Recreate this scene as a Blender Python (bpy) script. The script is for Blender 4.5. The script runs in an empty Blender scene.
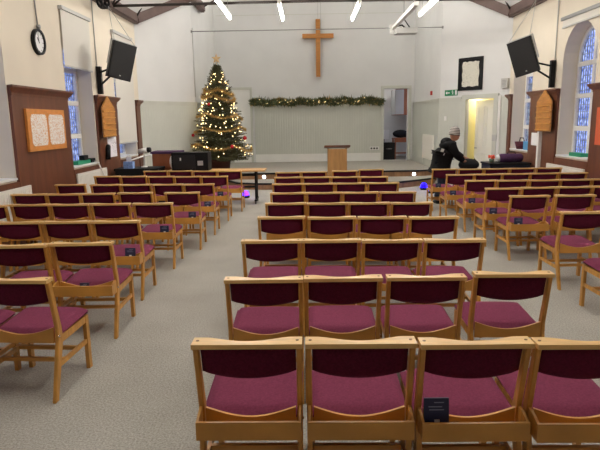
import bpy, bmesh, math, random
from mathutils import Vector, Matrix
from mathutils.geometry import intersect_line_line
random.seed(7)
PI = math.pi
scene = bpy.context.scene
COL = scene.collection

# ------------------------------------------------------------------ helpers
def lin(c):
    if isinstance(c, str):
        c = c.lstrip('#'); c = [int(c[i:i+2], 16)/255 for i in (0, 2, 4)]
    return tuple((x/12.92 if x <= .04045 else ((x+.055)/1.055)**2.4) for x in c) + (1.0,)

def new_mat(name):
    m = bpy.data.materials.new(name); m.use_nodes = True
    nt = m.node_tree
    return m, nt, nt.nodes['Principled BSDF']

def N(nt, kind, **kw):
    n = nt.nodes.new(kind)
    for k, v in kw.items(): setattr(n, k, v)
    return n

def mat(name, col, rough=.6, metal=0, var=0.0, scale=(6, 6, 6), bump=0.0, bscale=40, spec=.5, col2=None, detail=4):
    m, nt, b = new_mat(name)
    b.inputs['Roughness'].default_value = rough
    b.inputs['Metallic'].default_value = metal
    b.inputs['Specular IOR Level'].default_value = spec
    c = lin(col)
    tc = N(nt, 'ShaderNodeTexCoord')
    if var > 0 or col2:
        mp = N(nt, 'ShaderNodeMapping'); mp.inputs['Scale'].default_value = scale
        nz = N(nt, 'ShaderNodeTexNoise'); nz.inputs['Scale'].default_value = 1.0; nz.inputs['Detail'].default_value = detail
        rp = N(nt, 'ShaderNodeValToRGB')
        d = lin(col2) if col2 else tuple(x*(1-var) for x in c[:3])+(1,)
        u = c if col2 else tuple(min(1, x*(1+var*.6)) for x in c[:3])+(1,)
        rp.color_ramp.elements[0].position = .33; rp.color_ramp.elements[1].position = .67
        rp.color_ramp.elements[0].color = d; rp.color_ramp.elements[1].color = u
        nt.links.new(tc.outputs['Object'], mp.inputs['Vector']); nt.links.new(mp.outputs[0], nz.inputs['Vector'])
        nt.links.new(nz.outputs['Fac'], rp.inputs['Fac']); nt.links.new(rp.outputs[0], b.inputs['Base Color'])
    else:
        b.inputs['Base Color'].default_value = c
    if bump > 0:
        n2 = N(nt, 'ShaderNodeTexNoise'); n2.inputs['Scale'].default_value = bscale; n2.inputs['Detail'].default_value = 3
        bp = N(nt, 'ShaderNodeBump'); bp.inputs['Strength'].default_value = bump; bp.inputs['Distance'].default_value = .01
        nt.links.new(tc.outputs['Object'], n2.inputs['Vector']); nt.links.new(n2.outputs['Fac'], bp.inputs['Height'])
        nt.links.new(bp.outputs[0], b.inputs['Normal'])
    return m

def emit(name, col, s):
    m, nt, b = new_mat(name)
    b.inputs['Base Color'].default_value = lin(col)
    b.inputs['Emission Color'].default_value = lin(col); b.inputs['Emission Strength'].default_value = s
    return m

M = {}
M['oak'] = mat('oak', '#cb9242', .38, var=.22, scale=(3, 30, 3), bump=.03, bscale=60)
M['oak_rail'] = mat('oak_rail', '#ecc07a', .28, var=.16, scale=(5, 40, 40))  # oak lightened in colour for the overhead light and sheen on the rail
M['peg'] = mat('peg', '#7a4f2a', .5)
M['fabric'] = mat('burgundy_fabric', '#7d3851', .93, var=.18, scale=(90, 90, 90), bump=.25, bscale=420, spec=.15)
M['fabric_back'] = mat('burgundy_back_fabric', '#5c1c32', .95, var=.2, scale=(90, 90, 90), bump=.2, bscale=420, spec=.1)  # same burgundy, darkened in colour for the shade on the chair backs
M['chrome'] = mat('chrome', '#d8d8d8', .22, 1)
M['black'] = mat('black_plastic', '#0d0d0f', .6, spec=.3)
M['black_cloth'] = mat('black_cloth', '#111114', .9, var=.3, scale=(40, 40, 40))
M['grille'] = mat('speaker_grille', '#0f0f10', .62, var=.35, scale=(160, 160, 160), bump=.4, bscale=300)
M['cream'] = mat('cream_plaster', '#e0d6c3', .85, var=.04, scale=(1.5, 1.5, 1.5), bump=.08, bscale=14)
M['white'] = mat('white_plaster', '#dcdcda', .85, var=.03, scale=(1.5, 1.5, 1.5), bump=.06, bscale=10)
M['gloss_white'] = mat('white_paint', '#ecebe6', .4, var=.03, scale=(3, 3, 3))
M['trimgrey'] = mat('grey_green_paint', '#c9cabf', .5, var=.04, scale=(3, 3, 3))
M['radiator'] = mat('radiator_enamel', '#efece2', .4)
M['brown'] = mat('brown_panel_wood', '#6a3d27', .42, var=.22, scale=(14, 14, 1.4), bump=.04, bscale=30)
M['browntimber'] = mat('brown_timber', '#5b4640', .55, var=.2, scale=(3, 3, 3))
M['pine'] = mat('hymn_board_wood', '#b87c3a', .45, var=.2, scale=(6, 6, 30))
M['orange'] = mat('orange_wood', '#d98d42', .45, var=.12, scale=(8, 8, 20))
M['lecternwood'] = mat('lectern_wood', '#a97c48', .5, var=.15, scale=(20, 20, 3))
M['laminate'] = mat('laminate_oak', '#9c7450', .5, var=.28, scale=(10, 1, 2))
M['beech'] = mat('table_beech', '#cf9f62', .4, var=.12, scale=(3, 20, 20))
M['iron'] = mat('iron_rod', '#38322f', .6, metal=.3)
M['steel'] = mat('grey_steel', '#9a9a98', .4, metal=.6)
M['greyplastic'] = mat('grey_plastic', '#b9b8b4', .5)
M['paper'] = mat('paper', '#efefee', .8)
M['navy'] = mat('navy_card', '#2a2d4e', .5)
M['cream_door'] = mat('cream_door_paint', '#e8e6da', .45)
M['yellow'] = mat('yellow_plaster', '#eee7ba', .85, var=.05, scale=(2, 2, 2))
M['tube'] = emit('fluorescent_tube', '#fffaf2', 85.0)
M['red'] = mat('red_plastic', '#b02a22', .4)
M['green'] = mat('green_plastic', '#1e8a63', .5)
M['exit'] = mat('exit_green', '#0f7a4c', .5)
M['purple'] = mat('purple_cloth', '#4d2b52', .85, var=.2, scale=(20, 20, 20))
M['blue'] = mat('tissue_box_blue', '#7f9fd6', .6, var=.3, scale=(30, 30, 30))
M['skin'] = mat('skin', '#b98266', .55)
M['jacket'] = mat('black_jacket', '#0b0b0d', .8, spec=.2, var=.3, scale=(9, 9, 9), bump=.3, bscale=14)
M['denim'] = mat('dark_denim', '#1a2034', .9, var=.2, scale=(60, 60, 60))
M['gold'] = mat('gold_tinsel', '#d9b46a', .3, metal=.6, var=.3, scale=(60, 60, 60))
M['star'] = mat('gold_star', '#d9b98a', .35, metal=.3)
M['trunk'] = mat('bark', '#4a3426', .9, var=.3, scale=(20, 20, 6))
M['needle'] = mat('fir_needles', '#565636', .8, var=.5, scale=(9, 9, 9))
M['twig'] = mat('brown_twig', '#5a4630', .8)
M['leaf'] = mat('garland_leaves', '#6c7350', .65, var=.45, scale=(25, 25, 25))
M['fairy'] = emit('fairy_bulb', '#ffdf9c', 4.0)
M['led_white'] = emit('led_white', '#f4f6ff', 8.0)
M['led_blue'] = emit('led_blue', '#0800ff', 9.0)
M['led_purple'] = emit('led_purple', '#4a18ff', 9.0)
M['bauble'] = mat('red_bauble', '#c02a33', .2, metal=.3)
M['kitchen'] = mat('cupboard_wood', '#9a5a38', .45, var=.15, scale=(12, 12, 2))

def wave_bump(m, axis_scale, strength=.6, dist=.012):
    nt = m.node_tree; b = nt.nodes['Principled BSDF']
    uv = N(nt, 'ShaderNodeUVMap')
    mp = N(nt, 'ShaderNodeMapping'); mp.inputs['Scale'].default_value = (axis_scale, 0, 0)
    w = N(nt, 'ShaderNodeTexWave'); w.wave_type = 'BANDS'; w.bands_direction = 'X'; w.inputs['Scale'].default_value = 1.0
    w.inputs['Distortion'].default_value = 0
    rp = N(nt, 'ShaderNodeValToRGB'); rp.color_ramp.elements[0].position = 0; rp.color_ramp.elements[1].position = .12
    bp = N(nt, 'ShaderNodeBump'); bp.inputs['Strength'].default_value = strength; bp.inputs['Distance'].default_value = dist
    nt.links.new(uv.outputs[0], mp.inputs['Vector']); nt.links.new(mp.outputs[0], w.inputs['Vector'])
    nt.links.new(w.outputs['Fac'], rp.inputs['Fac']); nt.links.new(rp.outputs[0], bp.inputs['Height'])
    nt.links.new(bp.outputs[0], b.inputs['Normal'])
M['bead'] = mat('beadboard_paint', '#cbcdc2', .55, var=.03, scale=(2, 2, 2))
wave_bump(M['bead'], 3.6)

# carpet: flecked beige grey
def carpet():
    m, nt, b = new_mat('carpet')
    tc = N(nt, 'ShaderNodeTexCoord')
    a = N(nt, 'ShaderNodeTexNoise'); a.inputs['Scale'].default_value = 75; a.inputs['Detail'].default_value = 5; a.inputs['Roughness'].default_value = .8
    c = N(nt, 'ShaderNodeTexNoise'); c.inputs['Scale'].default_value = 1.3; c.inputs['Detail'].default_value = 3
    r1 = N(nt, 'ShaderNodeValToRGB'); r1.color_ramp.elements[0].position = .36; r1.color_ramp.elements[1].position = .64
    r1.color_ramp.elements[0].color = lin('#928f87'); r1.color_ramp.elements[1].color = lin('#ccc8be')
    mx = N(nt, 'ShaderNodeMixRGB', blend_type='MULTIPLY'); mx.inputs[0].default_value = 1
    r2 = N(nt, 'ShaderNodeValToRGB'); r2.color_ramp.elements[0].position = .3; r2.color_ramp.elements[1].position = .7
    r2.color_ramp.elements[0].color = (.84, .83, .82, 1); r2.color_ramp.elements[1].color = (1, 1, 1, 1)
    for n in (a, c): nt.links.new(tc.outputs['Object'], n.inputs['Vector'])
    nt.links.new(a.outputs['Fac'], r1.inputs['Fac']); nt.links.new(c.outputs['Fac'], r2.inputs['Fac'])
    nt.links.new(r1.outputs[0], mx.inputs[1]); nt.links.new(r2.outputs[0], mx.inputs[2])
    nt.links.new(mx.outputs[0], b.inputs['Base Color'])
    b.inputs['Roughness'].default_value = .97; b.inputs['Specular IOR Level'].default_value = .1
    bp = N(nt, 'ShaderNodeBump'); bp.inputs['Strength'].default_value = .5; bp.inputs['Distance'].default_value = .01
    nt.links.new(a.outputs['Fac'], bp.inputs['Height']); nt.links.new(bp.outputs[0], b.inputs['Normal'])
    return m
M['carpet'] = carpet()
M['stage_carpet'] = mat('stage_carpet', '#a8a39a', .97, var=.16, scale=(60, 60, 60), spec=.1)

# leaded window glass: tinted see-through panes with dark lead lines
def pane_mat():
    m = bpy.data.materials.new('leaded_glass'); m.use_nodes = True
    nt = m.node_tree; nt.nodes.clear()
    out = N(nt, 'ShaderNodeOutputMaterial')
    tr = N(nt, 'ShaderNodeBsdfTransparent'); gl = N(nt, 'ShaderNodeBsdfGlossy'); gl.inputs['Roughness'].default_value = .15
    df = N(nt, 'ShaderNodeBsdfDiffuse'); df.inputs['Color'].default_value = lin('#3a3f52')
    tc = N(nt, 'ShaderNodeTexCoord')
    v = N(nt, 'ShaderNodeTexNoise'); v.inputs['Scale'].default_value = 11; v.inputs['Detail'].default_value = 4
    rp = N(nt, 'ShaderNodeValToRGB'); rp.color_ramp.elements[0].position = .36; rp.color_ramp.elements[1].position = .62
    rp.color_ramp.elements[0].color = lin('#6076ab'); rp.color_ramp.elements[1].color = lin('#f2f6ff')
    nt.links.new(tc.outputs['Object'], v.inputs['Vector']); nt.links.new(v.outputs['Fac'], rp.inputs['Fac'])
    nt.links.new(rp.outputs[0], tr.inputs['Color'])
    m1 = N(nt, 'ShaderNodeMixShader'); m1.inputs[0].default_value = .06
    nt.links.new(tr.outputs[0], m1.inputs[1]); nt.links.new(gl.outputs[0], m1.inputs[2])
    nt.links.new(m1.outputs[0], out.inputs['Surface'])
    return m
M['pane'] = pane_mat()

# handwriting-like scribble on paper
def scribble(name, paper, ink, sx, sz, amount=.5):
    m, nt, b = new_mat(name)
    tc = N(nt, 'ShaderNodeTexCoord')
    mp = N(nt, 'ShaderNodeMapping'); mp.inputs['Scale'].default_value = (sx, sx, sz)
    nz = N(nt, 'ShaderNodeTexNoise'); nz.inputs['Scale'].default_value = 1; nz.inputs['Detail'].default_value = 2
    rp = N(nt, 'ShaderNodeValToRGB'); rp.color_ramp.elements[0].position = amount; rp.color_ramp.elements[1].position = amount+.08
    rp.color_ramp.elements[0].color = lin(paper); rp.color_ramp.elements[1].color = lin(ink)
    nt.links.new(tc.outputs['Object'], mp.inputs['Vector']); nt.links.new(mp.outputs[0], nz.inputs['Vector'])
    nt.links.new(nz.outputs['Fac'], rp.inputs['Fac']); nt.links.new(rp.outputs[0], b.inputs['Base Color'])
    b.inputs['Roughness'].default_value = .8
    return m
M['scribble'] = scribble('brown_lettering', '#efe9e2', '#d9a878', 30, 80, .52)
M['parchment'] = scribble('parchment', '#d9d6c8', '#a9a698', 30, 90, .56)
M['notice'] = scribble('printed_notice', '#f0eef2', '#8f7f92', 26, 40, .6)

class MB:
    """collects shapes into one mesh"""
    def __init__(s): s.bm = bmesh.new(); s.mi = 0
    def _fin(s, vs):
        fs = set()
        for v in vs:
            for f in v.link_faces: fs.add(f)
        for f in fs: f.material_index = s.mi
        return vs
    def poly(s, pts):
        vs = [s.bm.verts.new(p) for p in pts]; f = s.bm.faces.new(vs); f.material_index = s.mi; return f
    def box(s, lo, hi, T=None):
        x0, y0, z0 = lo; x1, y1, z1 = hi
        c = [(x0,y0,z0),(x1,y0,z0),(x1,y1,z0),(x0,y1,z0),(x0,y0,z1),(x1,y0,z1),(x1,y1,z1),(x0,y1,z1)]
        vs = [s.bm.verts.new(T @ Vector(p) if T else p) for p in c]
        for q in ((3,2,1,0),(4,5,6,7),(0,1,5,4),(1,2,6,5),(2,3,7,6),(3,0,4,7)):
            s.bm.faces.new([vs[i] for i in q]).material_index = s.mi
        return s
    def cbox(s, c, d, T=None):
        return s.box([c[i]-d[i]/2 for i in range(3)], [c[i]+d[i]/2 for i in range(3)], T)
    def prism(s, pts, axis, a, b, T=None):
        """extrude a 2-D outline along axis from a to b"""
        def mk(p, t):
            v = {'x': (t, p[0], p[1]), 'y': (p[0], t, p[1]), 'z': (p[0], p[1], t)}[axis]
            return T @ Vector(v) if T else v
        A = [s.bm.verts.new(mk(p, a)) for p in pts]; B = [s.bm.verts.new(mk(p, b)) for p in pts]
        n = len(pts)
        fs = [s.bm.faces.new(A[::-1]), s.bm.faces.new(B)]
        for i in range(n): fs.append(s.bm.faces.new((A[i], A[(i+1) % n], B[(i+1) % n], B[i])))
        for f in fs: f.material_index = s.mi
        return s
    def tube(s, pts, r, n=8, caps=True):
        pts = [Vector(p) for p in pts]
        rs = r if isinstance(r, (list, tuple)) else [r]*len(pts)
        rings = []; up = None
        for i, p in enumerate(pts):
            d = (pts[min(i+1, len(pts)-1)] - pts[max(i-1, 0)]).normalized()
            if up is None:
                up = Vector((0, 0, 1)) if abs(d.z) < .9 else Vector((1, 0, 0))
            a = d.cross(up).normalized(); bb = a.cross(d).normalized(); up = bb
            rings.append([s.bm.verts.new(p + (a*math.cos(2*PI*k/n) + bb*math.sin(2*PI*k/n))*rs[i]) for k in range(n)])
        for i in range(len(rings)-1):
            for k in range(n):
                f = s.bm.faces.new((rings[i][k], rings[i][(k+1) % n], rings[i+1][(k+1) % n], rings[i+1][k])); f.material_index = s.mi; f.smooth = True
        if caps:
            s.bm.faces.new(rings[0][::-1]).material_index = s.mi; s.bm.faces.new(rings[-1]).material_index = s.mi
        return s
    def ball(s, c, r, seg=10, sq=(1, 1, 1)):
        res = bmesh.ops.create_uvsphere(s.bm, u_segments=seg, v_segments=max(4, seg//2+1), radius=r,
              matrix=Matrix.Translation(c) @ Matrix.Diagonal((*sq, 1)))
        for v in res['verts']:
            for f in v.link_faces: f.material_index = s.mi; f.smooth = True
        return s
    def lathe(s, c, prof, n=16):
        rings = [[s.bm.verts.new((c[0]+r*math.cos(2*PI*k/n), c[1]+r*math.sin(2*PI*k/n), c[2]+z)) for k in range(n)] for r, z in prof]
        for i in range(len(rings)-1):
            for k in range(n):
                f = s.bm.faces.new((rings[i][k], rings[i][(k+1) % n], rings[i+1][(k+1) % n], rings[i+1][k])); f.smooth = True; f.material_index = s.mi
        s.bm.faces.new(rings[0][::-1]); s.bm.faces.new(rings[-1])
        return s
    def bevel(s, w, seg=2, ang=35):
        es = [e for e in s.bm.edges if len(e.link_faces) == 2 and e.calc_face_angle(0) > math.radians(ang)]
        bmesh.ops.bevel(s.bm, geom=es, offset=w, segments=seg, affect='EDGES', clamp_overlap=True)
        return s
    def mesh(s, name, mats, smooth=None):
        bmesh.ops.recalc_face_normals(s.bm, faces=s.bm.faces)
        me = bpy.data.meshes.new(name); 
        if smooth:
            for f in s.bm.faces: f.smooth = True
        s.bm.to_mesh(me); s.bm.free()
        for m in (mats if isinstance(mats, (list, tuple)) else [mats]): me.materials.append(m)
        return me
    def build(s, name, mats, parent=None, smooth=None, loc=None):
        o = bpy.data.objects.new(name, s.mesh(name, mats, smooth)); COL.objects.link(o)
        if parent: o.parent = parent
        if loc: o.location = loc
        return o

def tag(o, label, cat, group=None, kind=None):
    o['label'] = label; o['category'] = cat
    if group: o['group'] = group
    if kind: o['kind'] = kind
    return o
def thing(name, label, cat, loc=(0, 0, 0), rz=0, group=None):
    o = bpy.data.objects.new(name, None); COL.objects.link(o); o.empty_display_size = .1
    o.location = loc; o.rotation_euler = (0, 0, rz)
    return tag(o, label, cat, group)
def struct(o, label=None, cat=None):
    o['kind'] = 'structure'
    if label: o['label'] = label
    if cat: o['category'] = cat
    return o
def copy_thing(root, loc, rz):
    r = root.copy(); COL.objects.link(r); r.location = loc; r.rotation_euler = (0, 0, rz)
    for ch in root.children:
        c = ch.copy(); COL.objects.link(c); c.parent = r
        for g in ch.children:
            d = g.copy(); COL.objects.link(d); d.parent = c
    return r

# ------------------------------------------------------------------ camera
cam = bpy.data.cameras.new('camera'); co = bpy.data.objects.new('camera', cam); COL.objects.link(co)
F = 555.0
cam.sensor_width = 36; cam.lens = F/600*36; cam.clip_start = .05; cam.clip_end = 200
D = Vector((6, -104.5, F)).normalized()
V = Vector((45, (F*F-270)/104.5, F)).normalized(); V = (V - D*V.dot(D)).normalized()
Rr = V.cross(D)
mx = Matrix(((Rr.x, -Rr.y, -Rr.z), (D.x, -D.y, -D.z), (-V.x, V.y, V.z)))   # columns: right, up, back
co.matrix_world = Matrix.Translation((0, 0, 1.8)) @ mx.to_4x4()
scene.camera = co

# ------------------------------------------------------------------ setting
XL, XR = -4.3, 5.2           # side walls
YB, YC = -4.5, 14.6          # wall behind the camera / corner to the canted walls
AL, AR, YA, YW = -3.18, 3.84, 16.3, 20.2   # stage recess
ZW = 4.37; SL = .78; XM = .45
ZF = 6.6
def roof(x): return min(ZF, ZW + SL*min(x-XL, XR-x))

def wall(name, a, b, outline, holes, m, thick=.35, uvm=False):
    """a wall standing on the plan line a->b; outline and holes are (s,z) loops; extruded to the right of a->b"""
    a = Vector((*a, 0)); b = Vector((*b, 0)); d = (b-a).normalized(); nrm = Vector((d.y, -d.x, 0))
    bm = bmesh.new(); es = []
    for loop in [outline]+holes:
        vs = [bm.verts.new(a+d*s+Vector((0, 0, z))) for s, z in loop]
        for i in range(len(vs)): es.append(bm.edges.new((vs[i], vs[(i+1) % len(vs)])))
    r = bmesh.ops.triangle_fill(bm, edges=es, use_beauty=True, use_dissolve=False)
    fs = list(bm.faces)
    r = bmesh.ops.extrude_face_region(bm, geom=fs)
    bmesh.ops.translate(bm, vec=nrm*thick, verts=[e for e in r['geom'] if isinstance(e, bmesh.types.BMVert)])
    bmesh.ops.recalc_face_normals(bm, faces=bm.faces)
    me = bpy.data.meshes.new(name)
    if uvm:
        uv = bm.loops.layers.uv.new('UVMap')
        for f in bm.faces:
            for l in f.loops: l[uv].uv = ((l.vert.co-a).dot(d), l.vert.co.z)
    bm.to_mesh(me); bm.free(); me.materials.append(m)
    o = bpy.data.objects.new(name, me); COL.objects.link(o)
    return struct(o)

def rect(s0, s1, z0, z1): return [(s0, z0), (s1, z0), (s1, z1), (s0, z1)]
def arch(s0, s1, z0, zs, n=14):
    c = (s0+s1)/2; r = (s1-s0)/2
    return [(s0, z0), (s1, z0)] + [(c+r*math.cos(PI*k/n), zs+r*math.sin(PI*k/n)) for k in range(n+1)]

SILL = 1.0; SPR = 2.9
LW = [(6.9, 8.15), (10.18, 11.45), (12.8, 14.15)]        # window recesses in y, left
RW = [(7.0, 8.3), (10.33, 11.66), (13.15, 14.32)]
MORE = [(-2.5, -1.2), (.8, 2.1), (3.9, 5.2)]
# left wall runs a->b so the outside lies to the right of the direction of travel: from far to near gives right = -x? use explicit starts
wl = wall('wall_left', (XL, YC), (XL, YB), rect(0, YC-YB, 0, ZW), [arch(YC-y1, YC-y0, SILL, SPR) for y0, y1 in LW+MORE], M['cream'], .38)
wr = wall('wall_right', (XR, YB), (XR, YC), rect(0, YC-YB, 0, ZW), [arch(y0-YB, y1-YB, SILL, SPR) for y0, y1 in RW+MORE], M['cream'], .38)
for w in (wl, wr): pass
wall('wall_rear', (XL, YB), (XR, YB), [(0, 0), (XR-XL, 0), (XR-XL, ZW), (XR-XL-(ZF-ZW)/SL, ZF), ((ZF-ZW)/SL, ZF), (0, ZW)], [], M['cream'])
def direction_fix(o, want):
    """flip the extrusion if the wall thickness went inwards"""
    pass
# canted wall pieces either side of the stage recess
LCa, LCb = (AL, YA), (XL, YC)
lenL = math.hypot(LCa[0]-LCb[0], LCa[1]-LCb[1])
wall('wall_front_left', LCa, LCb, [(0, 0), (lenL, 0), (lenL, ZW), (0, roof(AL))], [], M['white'], .25)
RCa, RCb = (XR, YC), (AR, YA)
lenR = math.hypot(RCa[0]-RCb[0], RCa[1]-RCb[1])
DS0, DS1, DZ = .40, 1.27, 2.30
wall('wall_front_right', RCa, RCb, [(0, 0), (lenR, 0), (lenR, roof(AR)), (0, ZW)], [rect(DS0, DS1, .002, DZ)], M['white'], .1)
ZA = 7.0
wall('wall_stage_left', (AL, YW), (AL, YA+.0), rect(0, YW-YA, 0, ZA), [], M['white'], .2)
wall('wall_stage_right', (AR, YA), (AR, YW), rect(0, YW-YA, 0, ZA), [], M['white'], .2)
OX0, OX1, OZ = 2.77, 3.63, 2.86
wb = wall('wall_stage_back', (AR+.2, YW), (AL-.2, YW), [(0, 0), (AR-AL+.4, 0), (AR-AL+.4, ZA), (0, ZA)],
     [rect(AR+.2-OX1, AR+.2-OX0, .33, OZ)], M['white'], .2)

# ceiling: two slopes and a flat strip, solid
m = MB()
prof = [(XL-.45, ZW-.35*.0), (XL, ZW), (XL+(ZF-ZW)/SL, ZF), (XR-(ZF-ZW)/SL, ZF), (XR, ZW), (XR+.45, ZW)]
top = [(x, z+.25) for x, z in prof]
m.prism(prof+top[::-1], 'y', YB-.4, YA+.02)
struct(m.build('ceiling', M['white']))
m = MB(); m.box((AL-.2, YA-.1, ZA), (AR+.2, YW+.2, ZA+.2)); struct(m.build('ceiling_stage', M['white']))
m = MB(); xa, xb = XL+(ZF-ZW)/SL, XR-(ZF-ZW)/SL
m.prism([(AL-.2, roof(AL-.2)+.02), (xa, ZF+.02), (xb, ZF+.02), (AR+.2, roof(AR+.2)+.02), (AR+.2, ZA), (AL-.2, ZA)], 'y', YA+.02, YA+.12)
struct(m.build('wall_stage_gable', M['white']))
# floor
m = MB(); m.box((XL-.4, YB-.4, -.2), (XR+.5, YA+.6, 0)); struct(m.build('floor', M['carpet']))
# timber wall plates and gable rafters
def beam(name, p, q, w, h, mt, parent=None):
    p = Vector(p); q = Vector(q); d = q-p; L = d.length; x = d.normalized()
    y = Vector((0, 0, 1)).cross(x).normalized(); z = x.cross(y)
    T = Matrix.Translation(p) @ Matrix((x, y, z)).transposed().to_4x4()
    mm = MB(); mm.box((0, -w/2, -h/2), (L, w/2, h/2), T); mm.box((0, -w*.32, -h*.5-.03), (L, w*.32, -h*.5), T)
    return mm.build(name, mt, parent)
tn = [0]
def trim(o, label=None):
    tn[0] += 1; o.name = f'trim_{tn[0]}'; struct(o); return o
trim(beam('trim', (XL+.07, YB, ZW+.0), (XL+.07, YC+.0, ZW), .16, .2, M['browntimber']))
trim(beam('trim', (XR-.07, YB, ZW), (XR-.07, YC, ZW), .16, .2, M['browntimber']))
trim(beam('trim', (XL+.09, YC-.1, ZW), (AL+.03, YA-.1, roof(AL)-.02), .16, .2, M['browntimber']))
trim(beam('trim', (XR-.09, YC-.1, ZW), (AR-.03, YA-.1, roof(AR)-.02), .16, .2, M['browntimber']))
trim(beam('trim', (AL+.09, YA-.3, roof(AL)-.05), (AL+.09, YA+1.4, roof(AL)-.05), .16, .2, M['browntimber']))
trim(beam('trim', (AR-.09, YA-.3, roof(AR)-.05), (AR-.09, YA+1.4, roof(AR)-.05), .16, .2, M['browntimber']))
# iron truss rods
m = MB(); yT = 12.7; zT = 4.34
m.tube([(XL+.1, yT, zT-.03), (XM, yT, zT), (XR-.1, yT, zT-.03)], .03, 8)
for sx, xw in ((1, XL), (-1, XR)):
    m.tube([(xw+sx*.15, YC-.15, ZW+.05), (xw+sx*.75, YC-.3, 5.3)], .02, 6)
    m.tube([(xw+sx*.1, yT, zT-.05), (xw+sx*1.5, yT, 5.35)], .022, 6)
    m.tube([(xw+sx*.1, yT, zT-.05), (xw+sx*.9, yT-1.0, 4.9)], .02, 6)
trim(m.build('trim', M['iron']))
m = MB()
m.tube([(AL+.1, YA+1.3, roof(AL)-.06), (AL+.75, YA+1.3, roof(AL)+.3)], .02, 6)
m.tube([(AR-.1, YA+1.3, roof(AR)-.06), (AR-.75, YA+1.3, roof(AR)+.3)], .02, 6)
trim(m.build('trim', M['iron']))
# board joints across the stage gable
m = MB(); m.box((AL+.1, YW-.012, 5.4), (AR-.1, YW, 5.415)); trim(m.build('trim', M['trimgrey']))

# stage platform
PZ = .33; SZ = .165
m = MB()
pl = [(AL+.002, YW), (AL+.002, YA+.0), (AL-.42, YA-.6), (AL-.4, YA-.2-.6), (-2.2, 15.75), (-1.8, 15.78), (3.3, 16.12), (3.75, 16.5), (AR-.002, 16.6), (AR-.002, YW)]
pl = [(AL+.003, YW-.001), (AL+.003, 16.28), (-3.32, 16.08), (-2.2, 15.85), (-1.5, 15.83), (0, 15.95), (3.34, 16.14), (3.7, 16.34), (AR-.003, 16.42), (AR-.003, YW-.001)]
m.prism(pl, 'z', 0, PZ); o = m.build('floor_stage', [M['laminate']]); struct(o)
def strip_along(pts, z0, z1, off, mt):
    """thin band following a plan polyline, standing off by off towards -y side"""
    mm = MB()
    for (x0, y0), (x1, y1) in zip(pts[:-1], pts[1:]):
        d = Vector((x1-x0, y1-y0, 0)); L = d.length; d.normalize(); n = Vector((d.y, -d.x, 0))
        T = Matrix.Translation((x0, y0, 0)) @ Matrix((d, -n, Vector((0, 0, 1)))).transposed().to_4x4()
        mm.box((-.01, -off, z0), (L+.01, .05, z1), T)
    return mm.build('trim', mt)
m = MB(); m.prism([(x, y) for x, y in pl], 'z', PZ, PZ+.008); o = m.build('floor_stage_carpet', M['stage_carpet']); struct(o)
trim(strip_along(pl[1:9], PZ-.03, PZ+.012, .015, M['black']))
st = [(-2.3, 15.82), (-1.9, 15.0), (-1.3, 14.72), (.5, 14.66), (2.4, 14.66), (3.1, 15.15), (3.6, 15.62), (3.72, 16.28), (3.3, 16.1), (0, 15.9), (-1.5, 15.78)]
m = MB(); m.prism(st, 'z', 0, SZ); o = m.build('floor_step', M['laminate']); struct(o)
m = MB(); m.prism(st, 'z', SZ, SZ+.006); o = m.build('floor_step_carpet', M['stage_carpet']); struct(o)
trim(strip_along(st[:8], SZ-.03, SZ+.01, .015, M['black']))

# wainscot on the front walls
def wains(a, b, z0, z1, holes=None):
    L = math.hypot(b[0]-a[0], b[1]-a[1])
    o = wall('trim', a, b, rect(0, L, z0, z1), holes or [], M['bead'], -.03, True); trim(o)
    d = Vector((b[0]-a[0], b[1]-a[1], 0)).normalized(); n = Vector((-d.y, d.x, 0))
    T = Matrix.Translation((a[0], a[1], 0)) @ Matrix((d, n, Vector((0, 0, 1)))).transposed().to_4x4()
    return T, L
DA = 2.33
def rail(T, s0, s1, z, parent=None):
    mm = MB(); mm.box((s0, 0, z), (s1, .055, z+.035), T); mm.box((s0, 0, z-.07), (s1, .04, z), T)
    trim(mm.build('trim', M['trimgrey']))
bn = [0]
def base(T, s0, s1, z, side, h=.2):
    mm = MB(); mm.box((s0, 0, z), (s1, .045, z+h), T); mm.box((s0, 0, z+h), (s1, .035, z+h+.03), T)
    o = mm.build('baseboard_'+side, M['trimgrey']); struct(o)
T, L = wains(LCa, LCb, 0, DA); rail(T, 0, L-.12, DA); base(T, 0, L-.12, 0, 'front_left')
T, L = wains(RCa, RCb, 0, DA, [rect(DS0-.001, DS1+.001, .001, DZ)]); TRC = T
rail(T, DS1+.16, L, DA); base(T, DS1+.16, L, 0, 'front_right')
T, L = wains((AL, YW), (AL, YA), PZ, DA); rail(T, .06, L, DA); base(T, .06, L, PZ, 'stage_left'); 
T, L = wains((AR, YA), (AR, YW), PZ, DA); rail(T, 0, L-.06, DA); base(T, 0, L-.06, PZ, 'stage_right'); TSR = T
T, L = wains((OX0-.1, YW), (-1.83, YW), PZ, DA) ; rail(T, 0, L, DA); base(T, 0, L, PZ, 'stage_back', .26); bpy.data.objects['baseboard_stage_back'].data.materials[0] = M['gloss_white']; TSB = T
T, L = wains((-2.7, YW), (AL, YW), PZ, DA); rail(T, 0, L, DA)

# doors ------------------------------------------------------------
def frame_box(T, s0, s1, z0, z1, w, d, mt, name, parent=None):
    mm = MB()
    mm.box((s0-w, -.02, z0), (s0, d, z1+w), T); mm.box((s1, -.02, z0), (s1+w, d, z1+w), T); mm.box((s0, -.02, z1), (s1, d, z1+w), T)
    return mm.bevel(.006, 1).build(name, mt, parent)
# flush door on the stage back wall (left of the garland)
TB = Matrix.Translation((0, YW, 0)) @ Matrix.Rotation(PI, 4, 'Z')       # local x -> -x, local y -> -y (into the room)
d1 = frame_box(TB, 1.98, 2.6, PZ, 2.9, .08, .06, M['trimgrey'], 'door_1'); struct(d1)
mm = MB(); mm.box((1.98, 0, PZ+.01), (2.6, .03, 2.9), TB); mm.build('door_leaf', M['gloss_white'], d1)
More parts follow.
